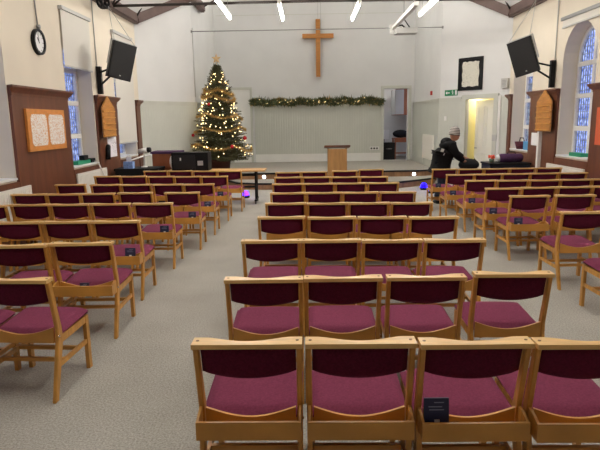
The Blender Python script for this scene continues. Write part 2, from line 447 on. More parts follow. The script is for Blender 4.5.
# doorway to the back room
d2 = frame_box(TB, -OX1, -OX0, PZ, OZ, .1, .07, M['trimgrey'], 'door_2'); struct(d2)
# doorway in the canted wall with its open door
d3 = frame_box(TRC, DS0, DS1, 0, DZ, .12, .06, M['trimgrey'], 'door_3'); struct(d3)
mm = MB(); mm.box((DS0-.19, 0, 0), (DS0-.12, .05, DA+.03), TRC); trim(mm.build('trim', M['gloss_white']))
# open door leaf hinged on the right jamb, swung away
hinge = TRC @ Vector((DS0+.02, -.13, 0)); far = Vector((hinge.x-.27, hinge.y+.66, 0))
dd = (far-hinge); dl = dd.length; dd.normalize(); dn = Vector((-dd.y, dd.x, 0))
TD = Matrix.Translation(hinge) @ Matrix((dd, dn, Vector((0, 0, 1)))).transposed().to_4x4()
mm = MB(); mm.box((0, -.02, .01), (.82, .02, 2.27), TD)
for (u0, u1) in ((.1, .37), (.46, .73)):
    for (z0, z1) in ((.2, .85), (1.0, 2.1)):
        for sg in (-1, 1):
            for q in ((u0, u1, z0, z0+.03), (u0, u1, z1-.03, z1), (u0, u0+.03, z0, z1), (u1-.03, u1, z0, z1)):
                mm.box((q[0], min(sg*.02, sg*.035), q[2]), (q[1], max(sg*.02, sg*.035), q[3]), TD)
dlf = mm.build('door_leaf', M['cream_door'], d3)
mm = MB()
for sg in (-1, 1):
    mm.tube([TD @ Vector((.75, sg*.02, .98)), TD @ Vector((.75, sg*.07, .98)), TD @ Vector((.66, sg*.07, .98))], .012, 8)
mm.build('door_handle', M['steel'], dlf)

# side lobby behind the canted wall (yellow) and kitchen behind the stage wall
def shell(name, lo, hi, mt, open_side, tk=.1):
    x0, y0, z0 = lo; x1, y1, z1 = hi
    res = []
    parts = {'floor': ((x0, y0, z0-tk), (x1, y1, z0)), 'ceil': ((x0, y0, z1), (x1, y1, z1+tk)),
             'w': ((x0-tk, y0, z0), (x0, y1, z1)), 'e': ((x1, y0, z0), (x1+tk, y1, z1)),
             'n': ((x0, y1, z0), (x1, y1+tk, z1)), 's': ((x0, y0-tk, z0), (x1, y0, z1))}
    return {k: v for k, v in parts.items() if k not in open_side}
# lobby: follows the canted wall
LBn = {'wall_lobby_back': ((.0, -1.75), (1.9, -1.65)), 'wall_lobby_left': ((1.36, -1.65), (1.46, -.101)), 'wall_lobby_right': ((.05, -1.65), (.15, -.101))}
for k, ((s0, v0), (s1, v1)) in LBn.items():
    mm = MB(); mm.box((s0, v0, 0), (s1, v1, 2.7), TRC); struct(mm.build(k, M['yellow']))
mm = MB(); mm.box((.05, -1.65, 2.6), (1.46, -.101, 2.7), TRC); struct(mm.build('ceiling_lobby', M['white']))
mm = MB(); mm.box((-.1, -1.75, -.05), (1.5, -.1, -.002), TRC); struct(mm.build('floor_lobby', M['stage_carpet']))
mm = MB(); mm.box((1.1, -1.65, .0), (1.36, -1.0, 1.32), TRC); struct(mm.build('wall_lobby_ledge', M['yellow']))
mm = MB(); mm.box((1.0, -.7, 2.54), (1.3, -.5, 2.6), TRC)
lob = mm.build('ceiling_light', emit('lobby_lamp', '#fff2d0', 42.0)); tag(lob, 'glowing batten lamp on the yellow lobby ceiling beyond the open door', 'light')
# kitchen
KX0, KX1, KY0, KY1 = 2.3, 4.6, YW+.2, YW+2.6
mm = MB(); mm.box((KX0-.1, KY0, PZ), (KX0, KY1, 3.3)); struct(mm.build('wall_kitchen_left', M['white']))
mm = MB(); mm.box((KX1, KY0, PZ), (KX1+.1, KY1, 3.3)); struct(mm.build('wall_kitchen_right', M['white']))
mm = MB(); mm.box((KX0-.1, KY1, PZ), (KX1+.1, KY1+.1, 3.3)); struct(mm.build('wall_kitchen_back', M['white']))
mm = MB(); mm.box((KX0-.1, KY0, 3.2), (KX1+.1, KY1, 3.3)); struct(mm.build('ceiling_kitchen', M['white']))
mm = MB(); mm.box((KX0-.1, YW-.001, PZ-.1), (KX1+.1, KY1+.1, PZ-.001)); struct(mm.build('floor_kitchen', M['stage_carpet']))
mm = MB(); mm.box((2.9, KY0+1.0, 3.15), (3.9, KY0+1.15, 3.2)); tag(mm.build('ceiling_light', emit('kitchen_lamp', '#ffffff', 16.0)), 'lit strip lamp on the back room ceiling beyond the stage doorway', 'light')

# brown panels, dado and windows on the side walls -----------------------------------
def side(xw, sgn):
    """local frame on a side wall: s along +y, n into the room, z up"""
    n = Vector((sgn, 0, 0)); d = Vector((0, 1, 0))
    return Matrix.Translation((xw, 0, 0)) @ Matrix((d, n, Vector((0, 0, 1)))).transposed().to_4x4()
TL, TR = side(XL, 1), side(XR, -1)
def panel(T, s0, s1, cap=True, z1=2.24):
    mm = MB(); mm.box((s0, 0, 0), (s1, .045, z1), T)
    o = trim(mm.build('trim', M['brown']))
    if cap:
        mm = MB()
        pr = [(.0, z1-.02), (.055, z1-.02), (.06, z1+.02), (.085, z1+.06), (.12, z1+.1), (.12, z1+.13), (0, z1+.13)]
        inv = T
        A = []
        for end, s in ((0, s0-.08), (1, s1+.08)):
            A.append([mm.bm.verts.new(inv @ Vector(((s if v > .07 else (s0 if end == 0 else s1)), v, z))) for v, z in pr])
        k = len(pr)
        mm.bm.faces.new(A[0]); mm.bm.faces.new(A[1][::-1])
        for i in range(k): mm.bm.faces.new((A[0][i], A[0][(i+1) % k], A[1][(i+1) % k], A[1][i]))
        mm.build('panel_cap', M['brown'], o)
    return o
def dado(T, s0, s1, z1=.97):
    mm = MB(); mm.box((s0, 0, 0), (s1, .04, z1), T); return trim(mm.build('trim', M['brown']))
panel(TL, 8.17, 10.12); panel(TL, 11.5, 12.72); panel(TL, 14.22, 14.52)
panel(TR, 8.35, 10.28); panel(TR, 11.7, 13.1); panel(TR, 14.34, 14.52)
panel(TL, 5.3, 6.85); panel(TR, 5.3, 6.95)
for T, W in ((TL, LW), (TR, RW)):
    for s0, s1 in W: dado(T, s0-.03, s1+.03)
    dado(T, YB, 5.29)
wn = [0]
def window(T, s0, s1, label):
    wn[0] += 1
    mm = MB(); n0, n1 = -.36, -.29; fw = .07
    c = (s0+s1)/2; r = (s1-s0)/2
    K = 14
    outer = [(s0, SILL), (s1, SILL)] + [(c+r*math.cos(PI*k/K), SPR+r*math.sin(PI*k/K)) for k in range(K+1)]
    ri = r-fw
    inner = [(s0+fw, SILL+fw), (s1-fw, SILL+fw)] + [(c+ri*math.cos(PI*k/K), SPR+ri*math.sin(PI*k/K)) for k in range(K+1)]
    kk = len(outer)
    vs = {}
    for lab, loop in (('o', outer), ('i', inner)):
        for n in (n0, n1): vs[lab, n] = [mm.bm.verts.new(T @ Vector((s, n, z))) for s, z in loop]
    for i in range(kk):
        j = (i+1) % kk
        mm.bm.faces.new((vs['o', n1][i], vs['o', n1][j], vs['i', n1][j], vs['i', n1][i]))
        mm.bm.faces.new((vs['o', n0][i], vs['i', n0][i], vs['i', n0][j], vs['o', n0][j]))
        mm.bm.faces.new((vs['i', n1][i], vs['i', n1][j], vs['i', n0][j], vs['i', n0][i]))
    fr = mm.build(f'window_{wn[0]}', M['gloss_white']); struct(fr)
    mm = MB()
    for z in (1.56, 2.2, 2.82): mm.box((s0+fw, n0, z-.045), (s1-fw, n1+.005, z+.045), T)
    mm.box((c-.04, n0, SILL+fw), (c+.04, n1+.004, SPR+ri), T)
    mm.build('mullion', M['gloss_white'], fr)
    mm = MB()
    pts = [(s, z) for s, z in inner]
    f = mm.bm.faces.new([mm.bm.verts.new(T @ Vector((s, n0+.02, z))) for s, z in pts])
    mm.build('glass_pane', M['pane'], fr)
    mm = MB()                                   # lead lattice
    k = 0
    s = s0+fw
    while s < s1-fw:
        zt = SPR + math.sqrt(max(0, ri*ri-(s-c)**2)); mm.box((s-.005, n0+.015, SILL+fw), (s+.005, n0+.03, zt), T); s += .09
    z = SILL+fw+.12
    while z < SPR+ri-.05:
        hw = ri if z < SPR else math.sqrt(max(0, ri*ri-(z-SPR)**2)); mm.box((c-hw, n0+.015, z-.005), (c+hw, n0+.03, z+.005), T); z += .14
    mm.build('lead_lattice', M['steel'], fr)
    mm = MB(); mm.box((s0+.005, -.36, SILL-.0), (s1-.005, .03, SILL+.03), T); mm.build('window_sill', M['gloss_white'], fr)
for T, W in ((TL, LW), (TR, RW)):
    for s0, s1 in W+MORE: window(T, s0, s1, '')

# daylight
w = bpy.data.worlds.new('world'); scene.world = w; w.use_nodes = True
bg = w.node_tree.nodes['Background']; bg.inputs[0].default_value = lin('#bccdff'); bg.inputs[1].default_value = 1.15

# roller blinds ------------------------------------------------------
def blind(T, s0, s1, z0, z1, label, raised=False):
    mm = MB(); mm.box((s0, .012, z1), (s1, .075, z1+.06), T)
    root = thing('roller_blind', label, 'blind', T @ Vector(((s0+s1)/2, 0, z1)))
    Ti = Matrix.Translation(root.location).inverted() @ T
    mm = MB(); mm.box((s0, .001, z1), (s1, .07, z1+.06), Ti); mm.bevel(.008, 1).build('cassette', M['steel' if raised else 'greyplastic'], root)
    mm = MB(); mm.box((s0+.02, .025, z0), (s1-.02, .031, z1+.01), Ti); mm.build('blind_fabric', mat('blind_fabric', '#d6d2c8', .9), root)
    mm = MB(); mm.box((s0+.02, .016, z0-.03), (s1-.02, .04, z0), Ti); mm.build('bottom_bar', M['greyplastic'], root)
blind(TL, 10.15, 11.48, 2.84, 3.78, 'half-lowered pale roller blind beside the wall clock', False)
blind(TL, 12.78, 14.16, 1.36, 3.78, 'nearly closed pale roller blind on the window behind the left loudspeaker')
blind(TR, 10.2, 11.75, 3.56, 3.68, 'rolled-up blind over the arched right window', True)

# radiators ----------------------------------------------------------
def radiator(T, s0, s1, z0, z1, label, n0=.05, foot=True):
    root = thing('radiator', label, 'radiator', T @ Vector(((s0+s1)/2, 0, 0)))
    Ti = Matrix.Translation(root.location).inverted() @ T
    mm = MB(); mm.box((s0, n0+.005, z0), (s1, n0+.022, z1), Ti)
    s = s0+.05
    while s < s1-.04:
        mm.box((s-.018, n0+.02, z0+.03), (s+.018, n0+.03, z1-.03), Ti); s += .06
    mm.box((s0, n0+.0, z1-.0), (s1, n0+.03, z1+.012), Ti); mm.box((s0-.008, n0+.0, z0), (s0, n0+.03, z1+.012), Ti); mm.box((s1, n0+.0, z0), (s1+.008, n0+.03, z1+.012), Ti)
    mm.build('radiator_panel', M['radiator'], root)
    for s in (s0+.06, s1-.06):
        mm = MB(); mm.tube([Ti @ Vector((s, n0+.012, z0+.03)), Ti @ Vector((s, n0+.012, PZ+.01 if not foot else .005))], .012, 8); mm.build('pipe', M['gloss_white'], root)
        mm = MB(); mm.box((s-.02, -.0 if n0 < .04 else .045, z1-.16), (s+.02, n0+.012, z1-.1), Ti); mm.build('bracket', M['steel'], root)
    mm = MB(); mm.tube([Ti @ Vector((s1-.06, n0+.0, z0-.03)), Ti @ Vector((s1-.06, n0+.04, z0-.03))], .016, 10); mm.build('valve', M['gloss_white'], root)
radiator(TL, 7.0, 8.42, .3, .88, 'cream radiator under the nearest left window')
radiator(TL, 10.2, 11.7, .3, .88, 'cream radiator under the left window with the half-lowered blind')
radiator(TR, 10.35, 11.95, .28, .82, 'cream radiator under the arched right window')
radiator(TSR, 16.8-YA, 18.3-YA, .55, 1.3, 'white radiator on the grey panelling beside the stage', .03, False)

# ------------------------------------------------------------------ chairs
def side_post(xb, xt, w=.026):
    mm = MB()
    pr_f = [(.0, .0), (.095, .40), (.105, .46), (.045, .806)]        # rear edge line (y,z) with depth
    back = [(-.052, 0), (.062, .40), (.066, .47), (-.002, .806)]
    front = [(-.008, 0), (.125, .38), (.118, .48), (.038, .806)]
    n = len(back); A = []; B = []
    for i in range(n):
        t = min(1, max(0, (back[i][1]-.4)/.4)); x = xb+(xt-xb)*t
        A.append([mm.bm.verts.new((x-w/2, *back[i])), mm.bm.verts.new((x+w/2, *back[i])), mm.bm.verts.new((x+w/2, *front[i])), mm.bm.verts.new((x-w/2, *front[i]))])
    for i in range(n-1):
        for k in range(4): mm.bm.faces.new((A[i][k], A[i][(k+1) % 4], A[i+1][(k+1) % 4], A[i+1][k]))
    mm.bm.faces.new(A[0][::-1]); mm.bm.faces.new(A[-1])
    bmesh.ops.recalc_face_normals(mm.bm, faces=mm.bm.faces)
    return mm.bevel(.005, 1, 50)
def grid_surface(mm, rows_, closed=False):
    R = [[mm.bm.verts.new(p) for p in r] for r in rows_]
    for i in range(len(R)-1):
        for k in range(len(R[0])-1): mm.bm.faces.new((R[i][k], R[i][k+1], R[i+1][k+1], R[i+1][k]))
    return R
CH = {}
def chair_meshes():
    for s, nm in ((-1, 'l'), (1, 'r')): CH['post'+nm] = side_post(s*.231, s*.233).mesh('back_post', M['oak'])
    # top rail: straight behind, hollowed in front
    mm = MB(); K = 12
    yc = .02; K = 24
    rear = [(-.247+.494*k/K, yc-.045) for k in range(K+1)]
    frnt = [(.247-.494*k/K, yc+.044-.048*math.sin(PI*min(1, max(0, (k/K-.12)/.76)))**1.3) for k in range(K+1)]
    mm.prism(rear+frnt, 'z', .808, .83); mm.bevel(.004, 1, 60)
    mm.mi = 1
    for x in (-.225, .225):
        mm.lathe((x, yc+.004, .8285), [(.0075, 0), (.0075, .003)], 10)
        for f in mm.bm.faces:
            if f.calc_center_median().z > .8305: f.material_index = 1
    CH['rail'] = mm.mesh('top_rail', [M['oak_rail'], M['peg']])
    # upholstered back pad
    mm = MB(); nx = 12; nz = 7
    def pad(front):
        out = []
        for j in range(nz+1):
            row = []
            for i in range(nx+1):
                u = i/nx*2-1; x = u*.217
                zb = .668 - .03*(1-u*u); z = zb + (.803-zb)*j/nz
                lean = .092-.075*(z-.5)/.3
                hollow = -.022*(1-u*u)
                e = min(1, (1-abs(u))/.08)**.5 if abs(u) > .92 else 1
                ej = 1 if 0 < j < nz else .35
                th = (.022 if front else -.018)*e*ej
                row.append((x, lean+.012+hollow+th, z))
            out.append(row)
        return out
    A = grid_surface(mm, pad(True)); B = grid_surface(mm, pad(False))
    loopA = A[0]+[r[-1] for r in A[1:]]+A[-1][-2::-1]+[r[0] for r in A[-2:0:-1]]
    loopB = B[0]+[r[-1] for r in B[1:]]+B[-1][-2::-1]+[r[0] for r in B[-2:0:-1]]
    for i in range(len(loopA)):
        j = (i+1) % len(loopA); mm.bm.faces.new((loopA[i], loopA[j], loopB[j], loopB[i]))
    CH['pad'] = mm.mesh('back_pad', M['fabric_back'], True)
    # seat cushion
    mm = MB(); nx, ny = 14, 12
    def cush(topf):
        out = []
        for j in range(ny+1):
            v = j/ny*2-1; row = []
            for i in range(nx+1):
                u = i/nx*2-1
                su = math.copysign(abs(u)**.9, u)
                wx = .241 - (.004 if v < 0 else 0)*abs(v)**2
                x = su*wx; yy = .312+v*.218
                if v < -.3: yy -= .028*(1-u*u)*min(1, (-v-.3)/.7)
                if v > .6: yy += .012*(1-u*u)
                e = max(0, 1-abs(u)**8)*max(0, 1-abs(v)**8)
                z = .428 + (.042*e**.5 if topf else -.022*e**.5) + (.012*v if topf else 0)
                row.append((x, yy, z))
            out.append(row)
        return out
    A = grid_surface(mm, cush(True)); B = grid_surface(mm, cush(False))
    bmesh.ops.remove_doubles(mm.bm, verts=mm.bm.verts, dist=.0015)
    la = lambda A: A[0]+[r[-1] for r in A[1:]]+A[-1][-2::-1]+[r[0] for r in A[-2:0:-1]]
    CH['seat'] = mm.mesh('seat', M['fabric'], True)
    # frame
    for s, nm in ((-1, 'l'), (1, 'r')):
        mm = MB(); x = s*.222
        mm.box((x-.014, .484, 0), (x+.014, .527, .41)); mm.bevel(.005, 1); CH['fleg'+nm] = mm.mesh('front_leg', M['oak'])
        mm = MB(); x = s*.222
        mm.prism([(.11, .355), (.49, .36), (.49, .408), (.11, .41)], 'x', x-.011, x+.011); mm.bevel(.004, 1); CH['srail'+nm] = mm.mesh('seat_rail', M['oak'])
        mm = MB(); mm.prism([(.02, .2), (.49, .2), (.49, .232), (.03, .232)], 'x', x-.009, x+.009); mm.bevel(.004, 1); CH['stretch'+nm] = mm.mesh('side_stretcher', M['oak'])
    mm = MB(); mm.box((-.22, .495, .35), (.22, .517, .405)); mm.bevel(.004, 1); CH['apron'] = mm.mesh('front_rail', M['oak'])
    for k, (y, z) in enumerate(((.16, .205), (.36, .205))):
        mm = MB(); mm.box((-.22, y-.012, z), (.22, y+.012, z+.026)); mm.bevel(.004, 1); CH['cross%d' % k] = mm.mesh('cross_stretcher', M['oak'])
    mm = MB(); K = 14
    up = [(-.212+.424*k/K, .483-.05*math.sin(PI*k/K)) for k in range(K+1)]
    mm.prism([(.212, .375), (-.212, .375)]+up, 'y', .062, .076); CH['board'] = mm.mesh('back_board', M['oak'])
    mm = MB()
    mm.box((-.238, -.052, .382), (.238, -.038, .470)); mm.box((-.238, -.038, .382), (.238, .06, .392))
    for s in (-1, 1):
        x0, x1 = sorted((s*.238, s*.226)); mm.prism([(-.038, .392), (.062, .392), (.066, .492), (.0, .483), (-.038, .470)], 'x', x0, x1)
    CH['box'] = mm.mesh('book_box', M['oak'])
    mm = MB(); mm.tube([(.229, .075, .42), (.243, .075, .42)], .009, 10); mm.ball((.239, .075, .42), .011, 8); CH['bolt'] = mm.mesh('link_bolt', M['chrome'])
chair_meshes()
def make_chair(box):
    root = bpy.data.objects.new('stacking_chair', None); COL.objects.link(root)
    names = {'postl': 'back_post', 'postr': 'back_post', 'rail': 'top_rail', 'pad': 'back_pad', 'seat': 'seat', 'flegl': 'front_leg', 'flegr': 'front_leg',
             'sraill': 'seat_rail', 'srailr': 'seat_rail', 'stretchl': 'side_stretcher', 'stretchr': 'side_stretcher', 'apron': 'front_rail',
             'cross0': 'cross_stretcher', 'cross1': 'cross_stretcher', 'board': 'back_board', 'bolt': 'link_bolt'}
    if box: names['box'] = 'book_box'
    for k, nm in names.items():
        o = bpy.data.objects.new(nm, CH[k]); COL.objects.link(o); o.parent = post if k == 'bolt' else root
        if k == 'postr': post = o
    return root
proto = {True: None, False: None}
ROWS = {
'C1': [(-0.277, 2.335), (0.231, 2.33), (0.738, 2.312), (1.242, 2.297)],
'C2': [(-0.278, 3.35), (0.22, 3.36), (0.741, 3.36), (1.304, 3.41)],
'C3': [(-0.302, 4.485), (0.194, 4.48), (0.693, 4.446), (1.2, 4.431)],
'C4': [(-0.265, 5.623), (0.251, 5.57), (0.762, 5.548), (1.274, 5.51)],
'C5': [(-0.257, 6.595), (0.243, 6.558), (0.739, 6.542), (1.239, 6.507)],
'C6': [(-0.26, 7.564), (0.236, 7.555), (0.732, 7.534), (1.237, 7.511)],
'C7': [(-0.3, 8.694), (0.196, 8.68), (0.693, 8.676), (1.198, 8.665)],
'C8': [(-0.326, 9.728), (0.172, 9.693), (0.668, 9.654), (1.165, 9.623)],
'C9': [(-0.356, 10.676), (0.14, 10.714), (0.744, 10.827), (1.283, 11.053)],
'L1': [(-2.40, 3.36), (-1.90, 3.40)],
'L2': [(-2.41, 4.42), (-1.885, 4.48)],
'L3': [(-2.963, 5.524), (-2.459, 5.523), (-1.946, 5.507)],
'L4': [(-3.95, 6.71), (-3.445, 6.773), (-2.942, 6.75), (-2.432, 6.745), (-1.904, 6.737)],
'L5': [(-3.965, 7.809), (-3.465, 7.781), (-2.979, 7.787), (-2.45, 7.82), (-1.767, 7.77)],
'L6': [(-3.877, 9.017), (-3.273, 8.936), (-2.758, 8.882), (-2.239, 8.863), (-1.73, 8.82)],
'L7': [(-3.758, 10.389), (-3.238, 10.312), (-2.696, 10.204), (-2.19, 10.13), (-1.686, 10.083)],
'L8': [(-3.11, 11.389), (-2.59, 11.34), (-2.068, 11.249), (-1.558, 11.173)],
'R1': [(2.87, 4.66)],
'R2': [(2.885, 5.70)],
'R3': [(2.811, 6.964), (3.383, 6.967)],
'R4': [(2.758, 7.767), (3.28, 7.809), (3.792, 7.827), (4.288, 7.844)],
'R5': [(2.762, 8.799), (3.258, 8.764), (3.754, 8.736), (4.25, 8.755), (4.746, 8.764)],
'R6': [(2.706, 9.779), (3.202, 9.785), (3.698, 9.801), (4.194, 9.816), (4.70, 9.821)],
'R7': [(2.708, 10.905), (3.204, 10.845), (3.703, 10.844), (4.211, 10.86), (4.716, 10.854)],
}
ORD = ['first', 'second', 'third', 'fourth', 'fifth', 'sixth', 'seventh', 'eighth', 'ninth']
BLK = {'C': 'centre', 'L': 'left', 'R': 'right'}
NOBOX = {'L1', 'R1', 'R2', 'C2', 'C3'}
BOOK = {('C1', 2): -.165, ('L2', 1): .0, ('L3', 2): .13, ('L4', 4): .13, ('L5', 4): .13, ('L6', 4): .13, ('L7', 4): .1,
        ('R3', 0): -.13, ('R4', 0): -.13, ('R5', 0): -.13, ('R6', 0): -.12, ('R7', 0): -.12}
ROT = {('L1', 1): -.05, ('L2', 1): .02, ('L2', 0): .04, ('L5', 4): .02, ('C2', 3): -.03, ('C1', 3): -.01}
YO = -.0
for rk, lst in ROWS.items():
    n = len(lst)
    for i, (x, y) in enumerate(lst):
        bx = rk not in NOBOX
        rz = ROT.get((rk, i), random.uniform(-.012, .012))
        if proto[bx] is None:
            c = proto[bx] = make_chair(bx); c.location = (x, y+YO, 0); c.rotation_euler = (0, 0, rz)
        else: c = copy_thing(proto[bx], (x, y+YO, 0), rz)
        if rk == 'L2': c.scale = (1.055, 1.03, 1)
        row = ORD[int(rk[1])-1]
        b = BLK[rk[0]]
        if rk[0] == 'C': pos = f'{ORD[i]} from the left'
        elif rk[0] == 'L': pos = 'at the aisle end' if i == n-1 else f'{ORD[n-1-i]} from the aisle'
        else: pos = 'at the aisle end' if i == 0 else f'{ORD[i]} from the aisle'
        tag(c, f'wooden burgundy chair {pos}, {row} row from the camera, {b} block', 'chair', f'chairs in the {b} block')
        if (rk, i) in BOOK:
            bxo = BOOK[rk, i]
            if rk == 'L2':
                dim = (.075, .012, .09); z0 = .394
            elif rk == 'C1': dim = (.112, .012, .14); z0 = .42
            else: dim = (.105, .012, .1); z0 = .445
            T = Matrix.Translation((x, y+YO, 0)) @ Matrix.Rotation(rz, 4, 'Z') @ Matrix.Translation((bxo, .0, z0)) @ Matrix.Rotation(-.12, 4, 'X')
            root = thing('pew_card', f'navy card in the book box of the {row}-row chair, {pos if rk[0]=="C" else "aisle end"}, {b} block', 'card', T.translation, rz, 'navy cards in chair book boxes')
            root.rotation_euler = T.to_euler()
            mm = MB(); mm.cbox((0, 0, dim[2]/2), dim); mm.bevel(.002, 1).build('cover', M['navy'], root)
            mm = MB(); fy = -dim[1]/2-.0006
            for zz, wd, x0 in ((.86, .4, .1), (.72, .55, -.05), (.62, .6, .0)):
                mm.box((x0*dim[0]-wd*dim[0]/2, fy, zz*dim[2]-.002), (x0*dim[0]+wd*dim[0]/2, -dim[1]/2+.001, zz*dim[2]+.002))
            mm.build('printed_lines', mat('card_print', '#8d93ab', .6) if 'card_print' not in bpy.data.materials else bpy.data.materials['card_print'], root)
            mm = MB(); mm.box((-.01, fy, .08*dim[2]), (.014, -dim[1]/2+.001, .3*dim[2]))
            mm.build('white_patch', M['paper'], root)

# ------------------------------------------------------------------ ceiling tubes
LY = [(-1.68, 'left'), (-.52, 'inner left'), (1.02, 'inner right'), (2.44, 'right')]
def tube_light(x, y0, y1, z, label):
    root = thing('fluorescent_light', label, 'light', (x, (y0+y1)/2, z), 0, 'fluorescent strip lights')
    L = y1-y0
    mm = MB(); mm.box((-.035, -L/2-.03, .035), (.035, L/2+.03, .09)); mm.bevel(.006, 1).build('batten_housing', M['gloss_white'], root)
    mm = MB(); mm.tube([(0, -L/2, 0), (0, L/2, 0)], .02, 12); mm.build('tube', M['tube'], root)
    for s in (-1, 1):
        mm = MB(); mm.box((-.02, s*L/2-.02, -.022), (.02, s*L/2+.02, .04)); mm.build('lamp_holder', M['gloss_white'], root)
        mm = MB(); zz = (ZA if y0 > YA else roof(x))-z; mm.tube([(0, s*L*.35, .09), (0, s*L*.35, zz)], .004, 6); mm.build('suspension_wire', M['steel'], root)
for nm, x, y0, y1 in (('leftmost', -1.66, 10.9, 12.94), ('second from left', -.5, 11.57, 13.24), ('third from left', 1.09, 11.62, 13.4), ('rightmost', 2.55, 11.1, 12.98)):
    tube_light(x, y0, y1, 4.05, f'lit fluorescent tube hanging above the chairs, {nm} of the visible four')
for yy, z, t in ((17.2, 6.4, 'stage'), (13.6, 5.6, 'high front'), (6.3, 4.05, 'middle'), (2.4, 4.05, 'camera')):  # stage and high front rows are unseen, added to brighten the front
    for nm, x in (('left', -1.6), ('centre', .45), ('right', 2.5)):
        if z > 5 and nm == 'centre': continue
        tube_light(x, yy, yy+1.6, z, f'lit fluorescent tube out of frame, {nm} of the {t} row')

# ------------------------------------------------------------------ loudspeakers
def local_frame(c, fwd, roll=0):
    f = Vector(fwd).normalized(); x = Vector((0, 0, 1)).cross(-f).normalized(); x = f.cross(Vector((0, 0, 1))).normalized()
    z = x.cross(f).normalized()
    T = Matrix((x, f, z)).transposed().to_4x4()
    return Matrix.Translation(c) @ T @ Matrix.Rotation(roll, 4, 'Y')
def speaker(c, fwd, roll, wallx, polepos, label, hang):
    T = local_frame(c, fwd, roll)
    w, h, d = .242, .346, .26
    root = thing('wall_speaker', label, 'loudspeaker', c); root.matrix_world = T
    Ti = T.inverted()
    mm = MB(); mm.prism([(-w, 0), (w, 0), (w*.7, -d), (-w*.7, -d)], 'z', -h, h); mm.bevel(.012, 2).build('cabinet', M['black'], root)
    mm = MB(); mm.box((-w+.015, -.001, -h+.015), (w-.015, .016, h-.015)); mm.bevel(.006, 1).build('grille', M['grille'], root)
    mm = MB(); mm.cbox((0, .017, -h+.07), (.03, .004, .02)); mm.build('badge', M['greyplastic'], root)
    px, py, z0, z1 = polepos
    mm = MB(); mm.box((px-.045, py-.045, z0), (px+.045, py+.045, z1), Ti); mm.build('bracket_post', M['black'], root)
    back = T @ Vector((0, -d, -.12)); back2 = T @ Vector((0, -d*.8, -.2))
    mm = MB(); mm.tube([Ti @ Vector((px, py, z1-.12)), Ti @ back], .02, 8); mm.build('bracket_arm', M['black'], root)
    mm = MB(); mm.tube([Ti @ Vector((px, py, z1-.38)), Ti @ back2], .02, 8); mm.build('bracket_arm', M['black'], root)
    for sx in (-1, 1):
        a = T @ Vector((sx*w*.9, -.03, h)); mm = MB(); mm.tube([Ti @ a, Ti @ Vector(hang)], .006, 6); mm.build('safety_wire', M['greyplastic'], root)
    # pale hanging frame around the cabinet top
    mm = MB(); mm.box((-w-.012, -.12, h), (w+.012, -.06, h+.022)); mm.box((-w-.012, -.12, -.1), (-w-.003, -.06, h+.022)); mm.box((w+.003, -.12, -.1), (w+.012, -.06, h+.022)); mm.build('hanging_frame', M['greyplastic'], root)
def aim(yaw, p): return (math.sin(yaw)*math.cos(p), -math.cos(yaw)*math.cos(p), -math.sin(p))
speaker((-3.571, 11.2, 2.988), aim(.735, .149), -.21, XL, (XL+.06, 11.75, 2.4, 2.95), 'black loudspeaker tilted down from the left wall bracket', (-3.95, 11.75, 4.12))
speaker((4.288, 11.4, 2.962), aim(-.711, .208), .251, XR, (XR-.06, 12.0, 2.4, 2.95), 'black loudspeaker tilted down from the right wall bracket', (4.75, 12.1, 4.15))
def single(mm, name, mt, label, cat, group=None, smooth=None):
    return tag(mm.build(name, mt, None, smooth), label, cat, group)
mm = MB(); mm.tube([(XL+.02, 11.75, 2.95), (XL+.02, 11.75, ZW-.1)], .012, 8); single(mm, 'cable_conduit', M['greyplastic'], 'thin conduit running up the left wall above the loudspeaker bracket', 'conduit')
mm = MB(); mm.tube([(XR-.02, 12.0, 2.95), (XR-.02, 12.0, ZW-.1)], .012, 8); single(mm, 'cable_conduit', M['greyplastic'], 'thin conduit running up the right wall above the loudspeaker bracket', 'conduit')
mm = MB(); mm.tube([(XL+.02, 9.28, 3.36), (XL+.02, 9.22, ZW-.1)], .012, 8); mm.lathe((XL+.035, 9.28, 3.31), [(.03, 0), (.035, .03), (.03, .06)], 10)
single(mm, 'cable_conduit', M['steel'], 'thin conduit ending in a round box above the wall clock', 'conduit')
mm = MB(); mm.tube([(AL+.02, YA-.02, 2.5), (AL+.02, YA-.02, 4.4)], .012, 8); single(mm, 'cable_conduit', M['greyplastic'], 'thin vertical conduit on the stage corner above the tree', 'conduit')
# coiled cable on the truss
mm = MB(); pts = [(XL+.3+.05*math.sin(t*1.3), 11.6+.22*math.cos(t), 4.22+.16*math.sin(t)) for t in [k*.35 for k in range(72)]]
mm.tube(pts, .022, 6); single(mm, 'coiled_cable', M['black'], 'black coiled cable hung on the left wall beam', 'cable')

# clock
cl = thing('wall_clock', 'round black-rimmed clock high on the left wall', 'clock', (XL+.001, 9.24, 3.1))
def disc(mm, c, r, x0, x1, n=28): mm.prism([(c[0]+r*math.cos(2*PI*k/n), c[1]+r*math.sin(2*PI*k/n)) for k in range(n)], 'x', x0, x1)
mm = MB(); 
n = 28
for k in range(n):
    a0, a1 = 2*PI*k/n, 2*PI*(k+1)/n
    for (r0, r1, x0, x1) in ((.165, .2, 0, .06),):
        q = lambda r, a, x: mm.bm.verts.new((x, r*math.cos(a), r*math.sin(a)))
        P = [[q(r, a, x) for a in (a0, a1)] for r, x in ((r0, x0), (r0, x1), (r1, x1), (r1, x0))]
        for i in range(4):
            j = (i+1) % 4; mm.bm.faces.new((P[i][0], P[i][1], P[j][1], P[j][0]))
bmesh.ops.remove_doubles(mm.bm, verts=mm.bm.verts, dist=1e-4)
mm.build('rim', M['black'], cl)
mm = MB(); disc(mm, (0, 0), .166, 0, .035); mm.build('dial', M['paper'], cl)
mm = MB()
for k in range(12):
    a = 2*PI*k/12; mm.box((.035, -.006, .13), (.037, .006, .155), Matrix.Rotation(a, 4, 'X'))
